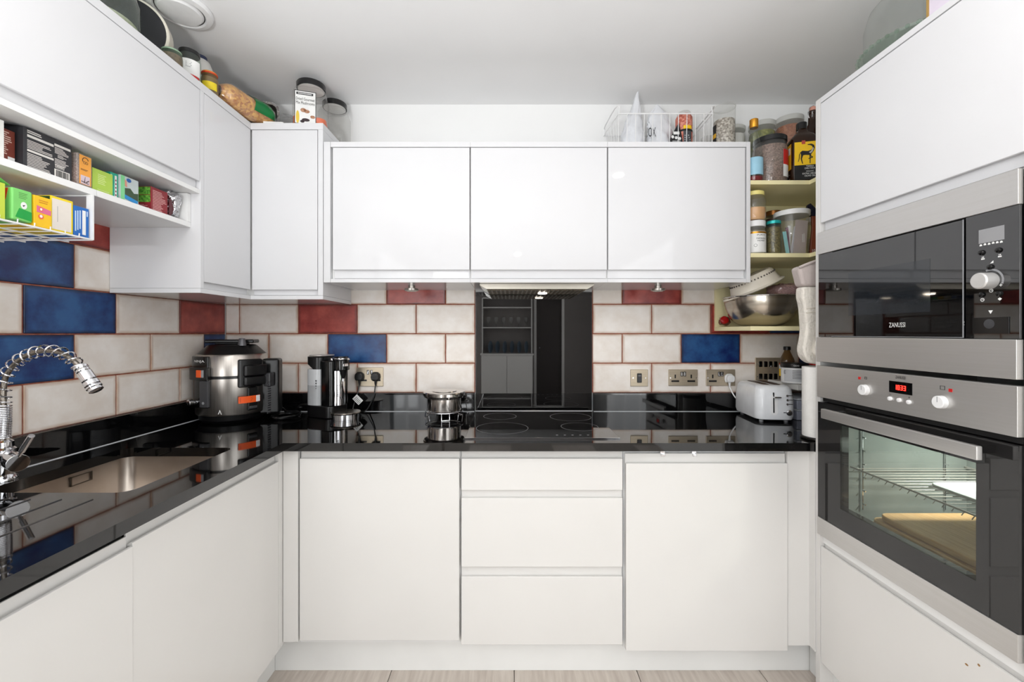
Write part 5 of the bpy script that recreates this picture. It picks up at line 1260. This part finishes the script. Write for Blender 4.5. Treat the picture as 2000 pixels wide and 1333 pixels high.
# olive oil bottle
qx, qy = 1.314, 1.912
t = thing('olive_oil_bottle', 'dark square olive oil bottle with yellow label showing a black animal', 'bottle', (qx, qy, zs))
M_amber = C('dark_amber_glass', (44, 24, 12), rough=.08)
Bq = pzr((qx, qy), -.22); w_ = .056
rg = [(w_*.95, .0006), (w_, .006), (w_, .175), (w_*.93, .195), (w_*.7, .215), (w_*.36, .232), (w_*.33, .245)]
vs = []
for ww, zz in rg:
    r_ = rrect(-ww, ww, -ww*.9, ww*.9, ww*.35, 4); k = len(r_); vs += [Bq(p, q_, zs+zz) for p, q_ in r_]
fs = [(j*k+i, j*k+(i+1) % k, (j+1)*k+(i+1) % k, (j+1)*k+i) for j in range(len(rg)-1) for i in range(k)]+[tuple(range(k-1, -1, -1)), tuple((len(rg)-1)*k+i for i in range(k))]
q = MB(); q.add(vs, fs); q.build('body', M_amber, t, angle=50)
MB().lathe([(.021, .2452), (.021, .274), (.018, .277)], (qx, qy, zs), 28).build('cap', M_blackg, t)
fo_ = lambda u, v, n=0: Bq(u, -w_*.9-.0008-n, zs+v)
fs_ = lambda u, v, n=0: Bq(-w_-.0008-n, -u, zs+v)
lb = MB().rect(fo_, -.048, .052, .006, .070, 0, .0005).build('label_black', C('label_black', (22, 22, 24)), t, smooth=False)
ly = MB().rect(fo_, -.048, .052, .0705, .172, 0, .0005).build('label_yellow', M_yellow, t, smooth=False)
MB().rect(fs_, -.04, .04, .06, .172, 0, .0005).build('label_side', C('orange_yellow_label', (240, 176, 30)), t, smooth=False)
f2 = lambda u, v, n=0: fo_(u, v, n+.0005)
an = MB()
an.fprism(f2, [(-.022, .112), (-.026, .126), (-.018, .133), (.004, .130), (.016, .134), (.022, .142), (.021, .150), (.014, .155), (.002, .157), (.004, .160), (.018, .161), (.028, .155), (.031, .143), (.026, .128), (.018, .117), (.010, .112), (-.006, .114)], 0, .0005)
for pts in ([(-.026, .126), (-.030, .118), (-.031, .100), (-.035, .086), (-.033, .085), (-.028, .100)], [(-.022, .114), (-.024, .098), (-.018, .076), (-.015, .076), (-.019, .098), (-.014, .113)], [(.010, .113), (.011, .096), (.011, .076), (.014, .076), (.0145, .096), (.017, .117)], [(.014, .112), (.024, .103), (.022, .099), (.006, .095), (.006, .098), (.018, .102)]): an.fprism(f2, pts, 0, .0005)
an.build('animal_print', M_ink, ly, smooth=False)
MB().fprism(f2, [(.008, .124), (.016, .130), (.024, .146), (.027, .140), (.022, .126), (.014, .119)], .0005, .0009).build('feather_print', C('grey_feather', (190, 184, 170)), ly, smooth=False)
MB().rect(f2, -.020, -.006, .162, .178).build('seal', C('dusty_red', (180, 70, 56)), ly, smooth=False)
fo2 = lambda v0: (lambda u, v, n=0: fo_(u+.012, v+v0, n))
text('TERRA', fo2(.064), .030, .0065, M_white, lb); text('DELYSSA', fo2(.055), .040, .0065, M_white, lb)
text('ORGANIC', fo2(.042), .03, .005, M_white, lb); text('EXTRA VIRGIN', fo2(.032), .058, .007, M_white, lb); text('OLIVE OIL', fo2(.022), .042, .007, M_white, lb)
MB().rect(fs_, .012, .032, .128, .158, .0006, .001).build('barcode_patch', M_white, t, smooth=False); MB().strips(fs_, -.03, .03, .012, .045, 5, 2, .25).build('side_print', M_grey, t, smooth=False)
# swing-top bottle
wx, wy = 1.437, 2.015
t = thing('swing_top_bottle', 'tall dark swing-top bottle behind the olive oil', 'bottle', (wx, wy, zs))
MB().lathe([(.034, .0006), (.037, .006), (.037, .24), (.030, .29), (.0185, .325), (.0165, .37), (.0185, .372), (.0185, .384)], (wx, wy, zs), 32).build('body', M_amber, t, angle=50)
MB().lathe([(.014, .3842), (.015, .390), (.014, .402), (.010, .405)], (wx, wy, zs), 24).build('stopper', C('salmon_rubber', (226, 160, 140)), t)
MB().tube([(wx-.019, wy-.004, zs+.35), (wx-.024, wy-.006, zs+.365), (wx-.019, wy-.008, zs+.398), (wx, wy-.006, zs+.409), (wx+.019, wy-.008, zs+.398), (wx+.024, wy-.006, zs+.365), (wx+.019, wy-.004, zs+.35)], .0016, 6).build('wire_bail', M_chrome, t)
jar('storage_jar', 'clear clip jar of amber pulses at the right end of the top cream shelf', 'jar', 1.440, 1.922, zs, .040, .33, .05, C('glass_stopper', (206, 210, 210), rough=.15), M_glass, C('amber_pulses', (206, 156, 74), ns=120, c2=(170, 116, 46)), .85, neck=.8)
# ---- middle cream shelf
zm = 1.649+EPS
hx_, hy_ = 1.100, 1.905
t = jar('honey_jar', 'white honey jar with a gold ring under the powder jar', 'jar', hx_, hy_, zm, .043, .148, .026, M_wplast, M_plas, C('white_honey', (234, 230, 220)), .8, neck=.9, rl=.042)
f, o = clabel(t, hx_, hy_, zm, .0433, camang(hx_, hy_)+.55, 1.5, .006, .098, M_white)
clabel(t, hx_, hy_, zm, .0436, camang(hx_, hy_)+.55, 1.5, .089, .097, M_gold, 'gold_band')
ah = camang(hx_, hy_)+.62
for s_, v, w2, h2 in (('PURITI', .081, .036, .006), ('MANUKA', .066, .042, .0065), ('HONEY', .056, .034, .0065)): text(s_, fC(hx_, hy_, zm+v, .044, ah), w2, h2, M_ink, o)
MB().tube([fC(hx_, hy_, zm+.036, .0442, ah-.55)(.006*math.cos(a), .006*math.sin(a)) for a in [2*PI*i/16 for i in range(16)]], .0006, 5, True).build('emblem', M_ink, o)
jar('powder_jar', 'clear jar of beige powder with yellow lid stacked on the honey jar', 'jar', hx_-.003, hy_, zm+.1492, .046, .130, .018, C('pale_yellow_lid', (240, 226, 140), rough=.35), M_plas, C('beige_powder', (228, 178, 126)), .5, neck=.82, sh=.9)
jar('herb_jar', 'jar of dried herbs with a turquoise lid', 'jar', 1.181, 1.90, zm, .030, .150, .014, C('turquoise_lid', (40, 180, 178), rough=.25, metal=.3), M_glass, C('dried_herbs', (120, 108, 66), ns=190, c2=(70, 64, 38), vor=True, lo=.1, hi=.9), .88, neck=.9)
jar('coffee_jar', 'tall dark jar with a bronze lid behind the herb jar', 'jar', 1.272, 2.05, zm, .034, .236, .022, C('bronze_lid', (150, 96, 46), rough=.3, metal=.7), M_glass, C('dark_plum_contents', (62, 34, 34)), .93, neck=.9, rl=.034)
yx, yy = 1.278, 1.925
t = jar('storage_tub', 'wide clear tub with white lid full of sachets', 'tub', yx, yy, zm, .066, .198, .022, M_wplast, M_plas, None, sh=.97, neck=.99, rl=.071, base=.88)
for k, (u, w2, h2, cn, cc_) in enumerate(((-.045, .016, .10, 'aqua_sachet', (150, 210, 214)), (-.030, .012, .12, 'plum_sachet', (110, 60, 84)), (-.018, .012, .13, 'white_sachet', (232, 230, 228)), (.020, .055, .15, 'taupe_sachet', (186, 172, 168)), (-.004, .014, .125, 'silver_sachet', (206, 206, 210)), (.045, .014, .10, 'navy_sachet', (44, 44, 70)))):
    MB().obox((yx+u, yy-.03+.010*(k % 3), zm+.004+h2/2), (w2, .004, h2), Matrix.Rotation(.08*(k-2), 3, 'Y')).build('sachet', C(cn, cc_), t, bevel=.001)
MB().strips(fG((yx+.028, yy-.0335, zm+.085), (0, 0, 1), (-1, 0, 0)), -.03, .03, -.006, .006, 2, 4, .4).build('sachet_print', M_white, t, smooth=False)
t = thing('brown_pouch', 'narrow brown pouch with a dark blue top at the end of the middle shelf', 'packet', (1.378, 1.918, zm))
fk = fG((1.378, 1.918, zm), (1, -.25, 0), (0, 0, 1))
MB().fprism(fk, [(-.022, .001), (.024, .001), (.014, .12), (.006, .19), (-.014, .19), (-.012, .13)], -.010, .004).build('bag_body', C('rust_film', (132, 62, 36), rough=.3), t, bevel=.004)
MB().fprism(fk, [(-.040, .180), (.008, .177), (.002, .213), (-.018, .237), (-.030, .231)], -.012, .006).build('folded_top', C('midnight_film', (24, 24, 44), rough=.2), t, bevel=.002)
text('10', (lambda u, v, n=0: fk(u-.006, v+.022, n+.0045)), .012, .014, M_white, t)
jar('storage_tub', 'clear tub with white lid half hidden by the oven tower on the middle shelf', 'tub', 1.458, 1.995, zm, .050, .195, .024, M_wplast, M_plas, C('ivory_powder', (222, 214, 200)), .55, sh=.97, neck=.98, rl=.054, base=.9)
# ---- lowest cream shelf
zl = 1.330+EPS
cxb, cyb = 1.186, 2.008
t = thing('mixing_bowl', 'large brushed steel mixing bowl on the lowest cream shelf', 'bowl', (cxb, cyb, zl))
Rb, Hb = .156, .134
prof = [(.045, .0005)]+[(.045+(Rb-.045)*math.sin(PI/2*k/12)**.85, .0005+Hb*(1-math.cos(PI/2*k/12))) for k in range(1, 13)]
inner = [(max(.001, r-.002), z+.002) for r, z in reversed(prof)]
q = MB().lathe(prof+[(Rb+.004, Hb+.002), (Rb+.002, Hb+.004)]+inner, (cxb, cyb, zl), 56, cap=False); q.f.append(tuple(k for k in range(55, -1, -1))); q.build('bowl_body', mat('bowl_steel', (196, 188, 176), .22, 1, ns=3, c2=(170, 162, 150), stretch=(1, 1, 12)), t, angle=60)
MB().tube([(cxb+(Rb+.004)*math.cos(2*PI*i/56), cyb+(Rb+.004)*math.sin(2*PI*i/56), zl+Hb+.003) for i in range(56)], .003, 8, True).build('rim', M_chrome, t)
# colander resting in the bowl
t = thing('colander', 'white slotted colander tilted over the steel bowl', 'colander', (1.18, 1.99, zl+Hb+.01))
Mc = Matrix.Rotation(-.42, 3, 'Y')
pc = Vector((1.150, 1.985, zl+Hb+.046))
M_ivory = C('ivory_plastic', (226, 218, 204), rough=.35)
prof = [(.128, -.004), (.133, 0), (.128, .003), (.116, .006), (.100, .058), (.090, .066), (.01, .067)]
MB().lathe(prof, pc, 48, 1, .72, M=Mc, cap=False).build('shell', M_ivory, t)
m = MB()
for k in range(44):
    a = 2*PI*k/44; d_ = Vector((math.cos(a), math.sin(a)*.72, 0)); p = pc+Mc@(d_*.1045+Vector((0, 0, .046)))
    m.obox(p, (.006, .004, .006), Mc@Matrix.Rotation(a, 3, 'Z'))
m.build('slots', C('slot_shadow', (70, 64, 56)), t, smooth=False)
MB().tube(spline([pc+Mc@Vector((-.125, -.02, 0)), pc+Mc@Vector((-.155, -.012, .004)), pc+Mc@Vector((-.155, .012, .004)), pc+Mc@Vector((-.125, .02, 0))], 5), .0035, 6).build('handle', M_ivory, t)
t = tag(crumple(1.285, 1.985, zl+Hb+.030, .070, .06, .034, 4.4, .25, 26, 16, .8).build('pink_bag', thin('pink_film', (232, 206, 206), 1.6, .38, (232, 196, 194), .15)), 'translucent pink plastic bag bulging out of the steel bowl', 'bag')
tag(crumple(1.366, 1.885, zl+.066, .042, .036, .05, 7.7, .3, 24, 16).build('clear_bag', thin('crinkled_film', (214, 212, 204), 2.2, .3, (206, 206, 200), .08)), 'crinkled clear bag of wrapped bits right of the steel bowl', 'bag')
t = thing('red_capped_packet', 'small red-topped packet in the shelf corner left of the bowl', 'packet', (1.075, 2.13, zl))
crumple(1.082, 2.137, zl+.029, .026, .02, .020, 2.2, .3, 16, 10).build('bag_body', thin('brown_film', (190, 150, 130), 1.5, .35, (170, 120, 100), .15), t)
MB().lathe([(.019, -.006), (.020, 0), (.019, .006), (.012, .009)], (1.068, 2.112, zl+.034), 20, M=Matrix.Rotation(1.2, 3, 'X')).build('cap', C('crimson_cap', (170, 20, 20), rough=.25), t)
# black pans hanging at the right of the lowest compartment
t = thing('black_pan', 'black pan handle poking out under the middle cream shelf', 'pan', (1.40, 1.80, 1.59))
MB().tube(spline([(1.275, 1.845, 1.585), (1.34, 1.80, 1.592), (1.42, 1.74, 1.602), (1.52, 1.70, 1.606)], 4), [.004]+[.009]*12, 8).build('handle', M_black, t)
MB().lathe([(.07, 0), (.075, .003), (.08, .018)], (1.58, 1.68, 1.60), 28).build('pan_body', M_black, t)
t = thing('black_spatula', 'black utensil lying behind the pink bag and the oven glove', 'utensil', (1.38, 1.95, 1.45))
MB().fprism(fG((1.405, 2.075, 1.505), (1, 0, .25), (0, .1, 1)), [(-.06, .03), (-.01, .02), (.06, .035), (.075, -.02), (.05, -.09), (.02, -.10), (-.01, -.02)], -.003, .003).build('blade', M_black, t, bevel=.001)
MB().tube([(1.44, 2.075, 1.44), (1.45, 2.09, 1.345)], .007, 8).build('handle', M_black, t)
# oven glove hanging on the tower side
gx, gy = 1.165, 1.618
t = thing('oven_glove', 'grey and cream quilted oven glove hanging beside the oven tower', 'oven glove', (gx, gy, 1.19))
def fo3(pts, d0, d1): return MB().fprism(lambda u, v, n=0: (gx+u, gy-n, v), pts, d0, d1)
ctrl = [(-.062, 1.475), (-.064, 1.44), (-.056, 1.40), (-.052, 1.35), (-.050, 1.31), (-.054, 1.275), (-.060, 1.24), (-.054, 1.21), (-.035, 1.19), (-.01, 1.183), (.03, 1.183), (.06, 1.21), (.075, 1.26), (.078, 1.34), (.072, 1.42), (.070, 1.475)]
out_ = [(p.x, p.y) for p in spline([(a, b, 0) for a, b in ctrl], 3)]
M_quilt = C('cream_quilted_cotton', (232, 226, 216), rough=.9, bump=.5, bs=90)
fo3(out_, -.022, .022).build('hand', M_quilt, t, bevel=.014, seg=4, angle=60)
cuff = [(-.082, 1.548), (-.064, 1.476), (.072, 1.476), (.080, 1.585), (.02, 1.580)]
fo3(cuff, -.026, .026).build('cuff', C('taupe_cotton', (196, 184, 180), rough=.9, bump=.2, bs=120), t, bevel=.012, seg=4, angle=60)
m = MB(); m.tube(spline([(gx-.080, gy-.026, 1.546), (gx-.03, gy-.029, 1.566), (gx+.02, gy-.029, 1.578), (gx+.078, gy-.026, 1.583)], 5), .005, 8); m.build('cuff_hem', MATS['taupe_cotton'], t)
MB().fprism(lambda u, v, n=0: (gx+u, gy-n, v), [(p.x, p.y) for p in spline([(.070, 1.36, 0), (.03, 1.33, 0), (-.004, 1.29, 0), (-.028, 1.245, 0), (-.022, 1.215, 0), (.004, 1.21, 0), (.04, 1.235, 0), (.07, 1.28, 0)], 3)], .018, .036).build('thumb', M_quilt, t, bevel=.010, seg=3, angle=60)
m = MB()
for z_ in (1.392, 1.376): m.tube([(gx-.050, gy-.0225, z_), (gx, gy-.0228, z_+.006), (gx+.068, gy-.0225, z_+.012)], .0022, 6)
m.build('seam', C('cream_piping', (222, 214, 202), rough=.9), t)
MB().tube([(gx+.03, gy, 1.575), (gx+.035, gy-.03, 1.62), (gx+.045, gy-.0765, 1.625)], .0025, 6).build('hanging_loop', MATS['taupe_cotton'], t)
# ---- on the riser shelf
zr_ = 1.065+EPS
t = thing('supplement_tub', 'white tub with black lid and grey print on the riser shelf', 'tub', (1.342, 2.0, zr_))
MB().lathe([(.052, .0005), (.055, .004), (.055, .070), (.053, .073)], (1.342, 2.0, zr_), 40).build('body', M_wplast, t)
MB().lathe([(.0565, .0732), (.0575, .076), (.0575, .092), (.055, .0945), (.02, .095)], (1.342, 2.0, zr_), 40).build('lid', M_black, t)
at_ = camang(1.342, 2.0); f = fC(1.342, 2.0, zr_, .0556, at_)
o = MB().patch(f, -.045, .045, .010, .066, 14).build('label', C('label_grey', (206, 207, 210)), t)
text('E', fC(1.342, 2.0, zr_+.052, .0566, at_-.72), .009, .016, M_ink, o)
m = MB()
for k in range(6): m.grid(lambda u, v, k=k: f(-.008+.045*u, .024+.007*k+.002*v, .0014), 6, 2)
m.build('print', M_dkgrey, o)
text('OOO', fC(1.342, 2.0, zr_+.084, .058, at_+.12), .022, .007, M_white, t)
t = thing('sauce_bottle', 'amber bottle with black cap and yellow label behind the white tub', 'bottle', (1.375, 2.105, zr_))
MB().lathe([(.030, .0006), (.033, .005), (.033, .085), (.030, .105), (.014, .142), (.0125, .150)], (1.375, 2.105, zr_), 32).build('body', thin('brown_bottle_plastic', (186, 160, 118), 1.2, .15, (170, 140, 96)), t, angle=60)
MB().lathe([(.030, .003), (.0315, .008), (.0315, .084), (.029, .088)], (1.375, 2.105, zr_), 32).build('contents', C('brown_sauce', (150, 74, 18), rough=.2), t)
MB().lathe([(.016, .1502), (.016, .166), (.014, .168)], (1.375, 2.105, zr_), 24).build('cap', M_black, t)
clabel(t, 1.375, 2.105, zr_, .0333, camang(1.375, 2.105), 1.3, .022, .058, M_yellow); clabel(t, 1.375, 2.105, zr_, .0333, camang(1.375, 2.105), 1.3, .058, .078, M_white, 'label_top'); clabel(t, 1.375, 2.105, zr_, .0333, camang(1.375, 2.105), 1.3, .078, .084, C('orange_red_label', (232, 84, 30)), 'label_edge')
t = thing('red_lid_jar', 'jar with a red ribbed lid behind the kitchen roll', 'jar', (1.436, 1.985, zr_))
MB().lathe([(.03, .0006), (.033, .005), (.033, .08), (.029, .085)], (1.436, 1.985, zr_), 28).build('body', M_glass, t)
MB().lathe([(.03, .0852), (.031, .088), (.031, .103), (.028, .105)], (1.436, 1.985, zr_), 28).build('lid', M_red, t)
# ---- on top of the oven tower
zo = 2.14+EPS
ox, oy = 1.29, 1.335
t = thing('cake_stand', 'clear glass cake stand with dome on top of the oven tower', 'cake stand', (ox, oy, zo))
MB().lathe([(.07, .0005), (.072, .004), (.03, .012), (.022, .035), (.03, .050)], (ox, oy, zo), 36).build('foot', M_gglass, t, angle=60)
MB().lathe([(.02, .050), (.125, .052), (.150, .056), (.152, .064), (.146, .066)], (ox, oy, zo), 56).build('plate', M_gglass, t)
m = MB()
for k in range(40): a = 2*PI*k/40; m.lathe([(.005, -.004), (.006, 0), (.005, .004)], (ox+.153*math.cos(a), oy+.153*math.sin(a), zo+.060), 8)
m.build('beaded_edge', M_gglass, t)
MB().lathe([(.138, .0665), (.138, .15), (.125, .20), (.09, .24), (.045, .262), (.012, .268)], (ox, oy, zo), 56).build('dome', M_glass, t, angle=70)
MB().lathe([(.008, .268), (.010, .278), (.018, .290), (.016, .302), (.006, .308)], (ox, oy, zo), 24).build('knob', M_glass, t)
t = thing('framed_board', 'pale lilac board with a gold edge standing on the oven tower', 'board', (1.15, 1.0, zo))
MB().box(1.128, 1.140, .84, 1.142, zo, zo+.31).build('panel', C('lilac_panel', (226, 216, 230)), t, smooth=False)
MB().box(1.126, 1.142, 1.1425, 1.148, zo, zo+.312).build('edge', C('gold_edge', (200, 164, 96), rough=.35, metal=.6), t, smooth=False)
# ------------------------------------------------------------------ dresser at the far end of the room, seen in the splashback
t = thing('dresser', 'white dresser with open shelves mirrored in the splashback', 'dresser', (-.05, -4.1, 0))
MB().box(-.55, .45, YR+.001, -3.86, 0, .87).build('body', M_satin, t, smooth=False)
MB().box(-.57, .47, YR+.001, -3.84, .8705, .90).build('top', M_satin, t, smooth=False)
for x in (-.55, .432): MB().box(x, x+.018, YR+.001, -4.05, .9005, 2.0).build('side_panel', M_satin, t, smooth=False)
for z_ in (1.40, 1.80, 1.99): MB().box(-.531, .431, YR+.001, -4.05, z_, z_+.02).build('shelf_board', M_satin, t, smooth=False)
for k in range(2): MB().box(-.545+.5*k, -.06+.505*k, -3.859, -3.845, .03, .86).build('door', M_satin, t, bevel=.002)
for k in range(6):
    x = -.42+.15*k; tt = tag(MB().lathe([(.03, 0), (.03, .003), (.004, .006), (.004, .08), (.03, .11), (.038, .15), (.034, .2)], (x, -4.15, 1.4205), 20).build('wine_glass', M_glass), 'stemmed glass on the dresser shelf', 'glass', 'glasses on the dresser')
M_plate = C('blue_grey_plate', (110, 130, 146), rough=.2)
for k in range(6):
    x = -.40+.145*k
    tag(MB().lathe([(.05, 0), (.12, .014), (.121, .017), (.05, .004)], (x, -4.17, 1.022), 28, M=Matrix.Rotation(.35, 3, 'Z')@Matrix.Rotation(PI/2, 3, 'Y')).build('plate', M_plate), 'blue-grey plate standing upright on the dresser', 'plate', 'plates on the dresser')

t = thing('added_uplighter', 'slim uplighter floor lamp standing behind the viewer', 'lamp', (-.55, -.45, 0))  # invented stand for the added ceiling light, out of view
MB().lathe([(.13, .0), (.13, .012), (.03, .022), (.013, .03)], (-.55, -.45, 0), 32).build('base', M_steel, t)
MB().lathe([(.0125, .03), (.0125, 1.17)], (-.55, -.45, 0), 16).build('pole', M_steel, t)
MB().lathe([(.02, 1.17), (.10, 1.205), (.15, 1.26), (.155, 1.282), (.15, 1.282), (.14, 1.255), (.02, 1.19)], (-.55, -.45, 0), 40, cap=False).build('shade', M_wplast, t)
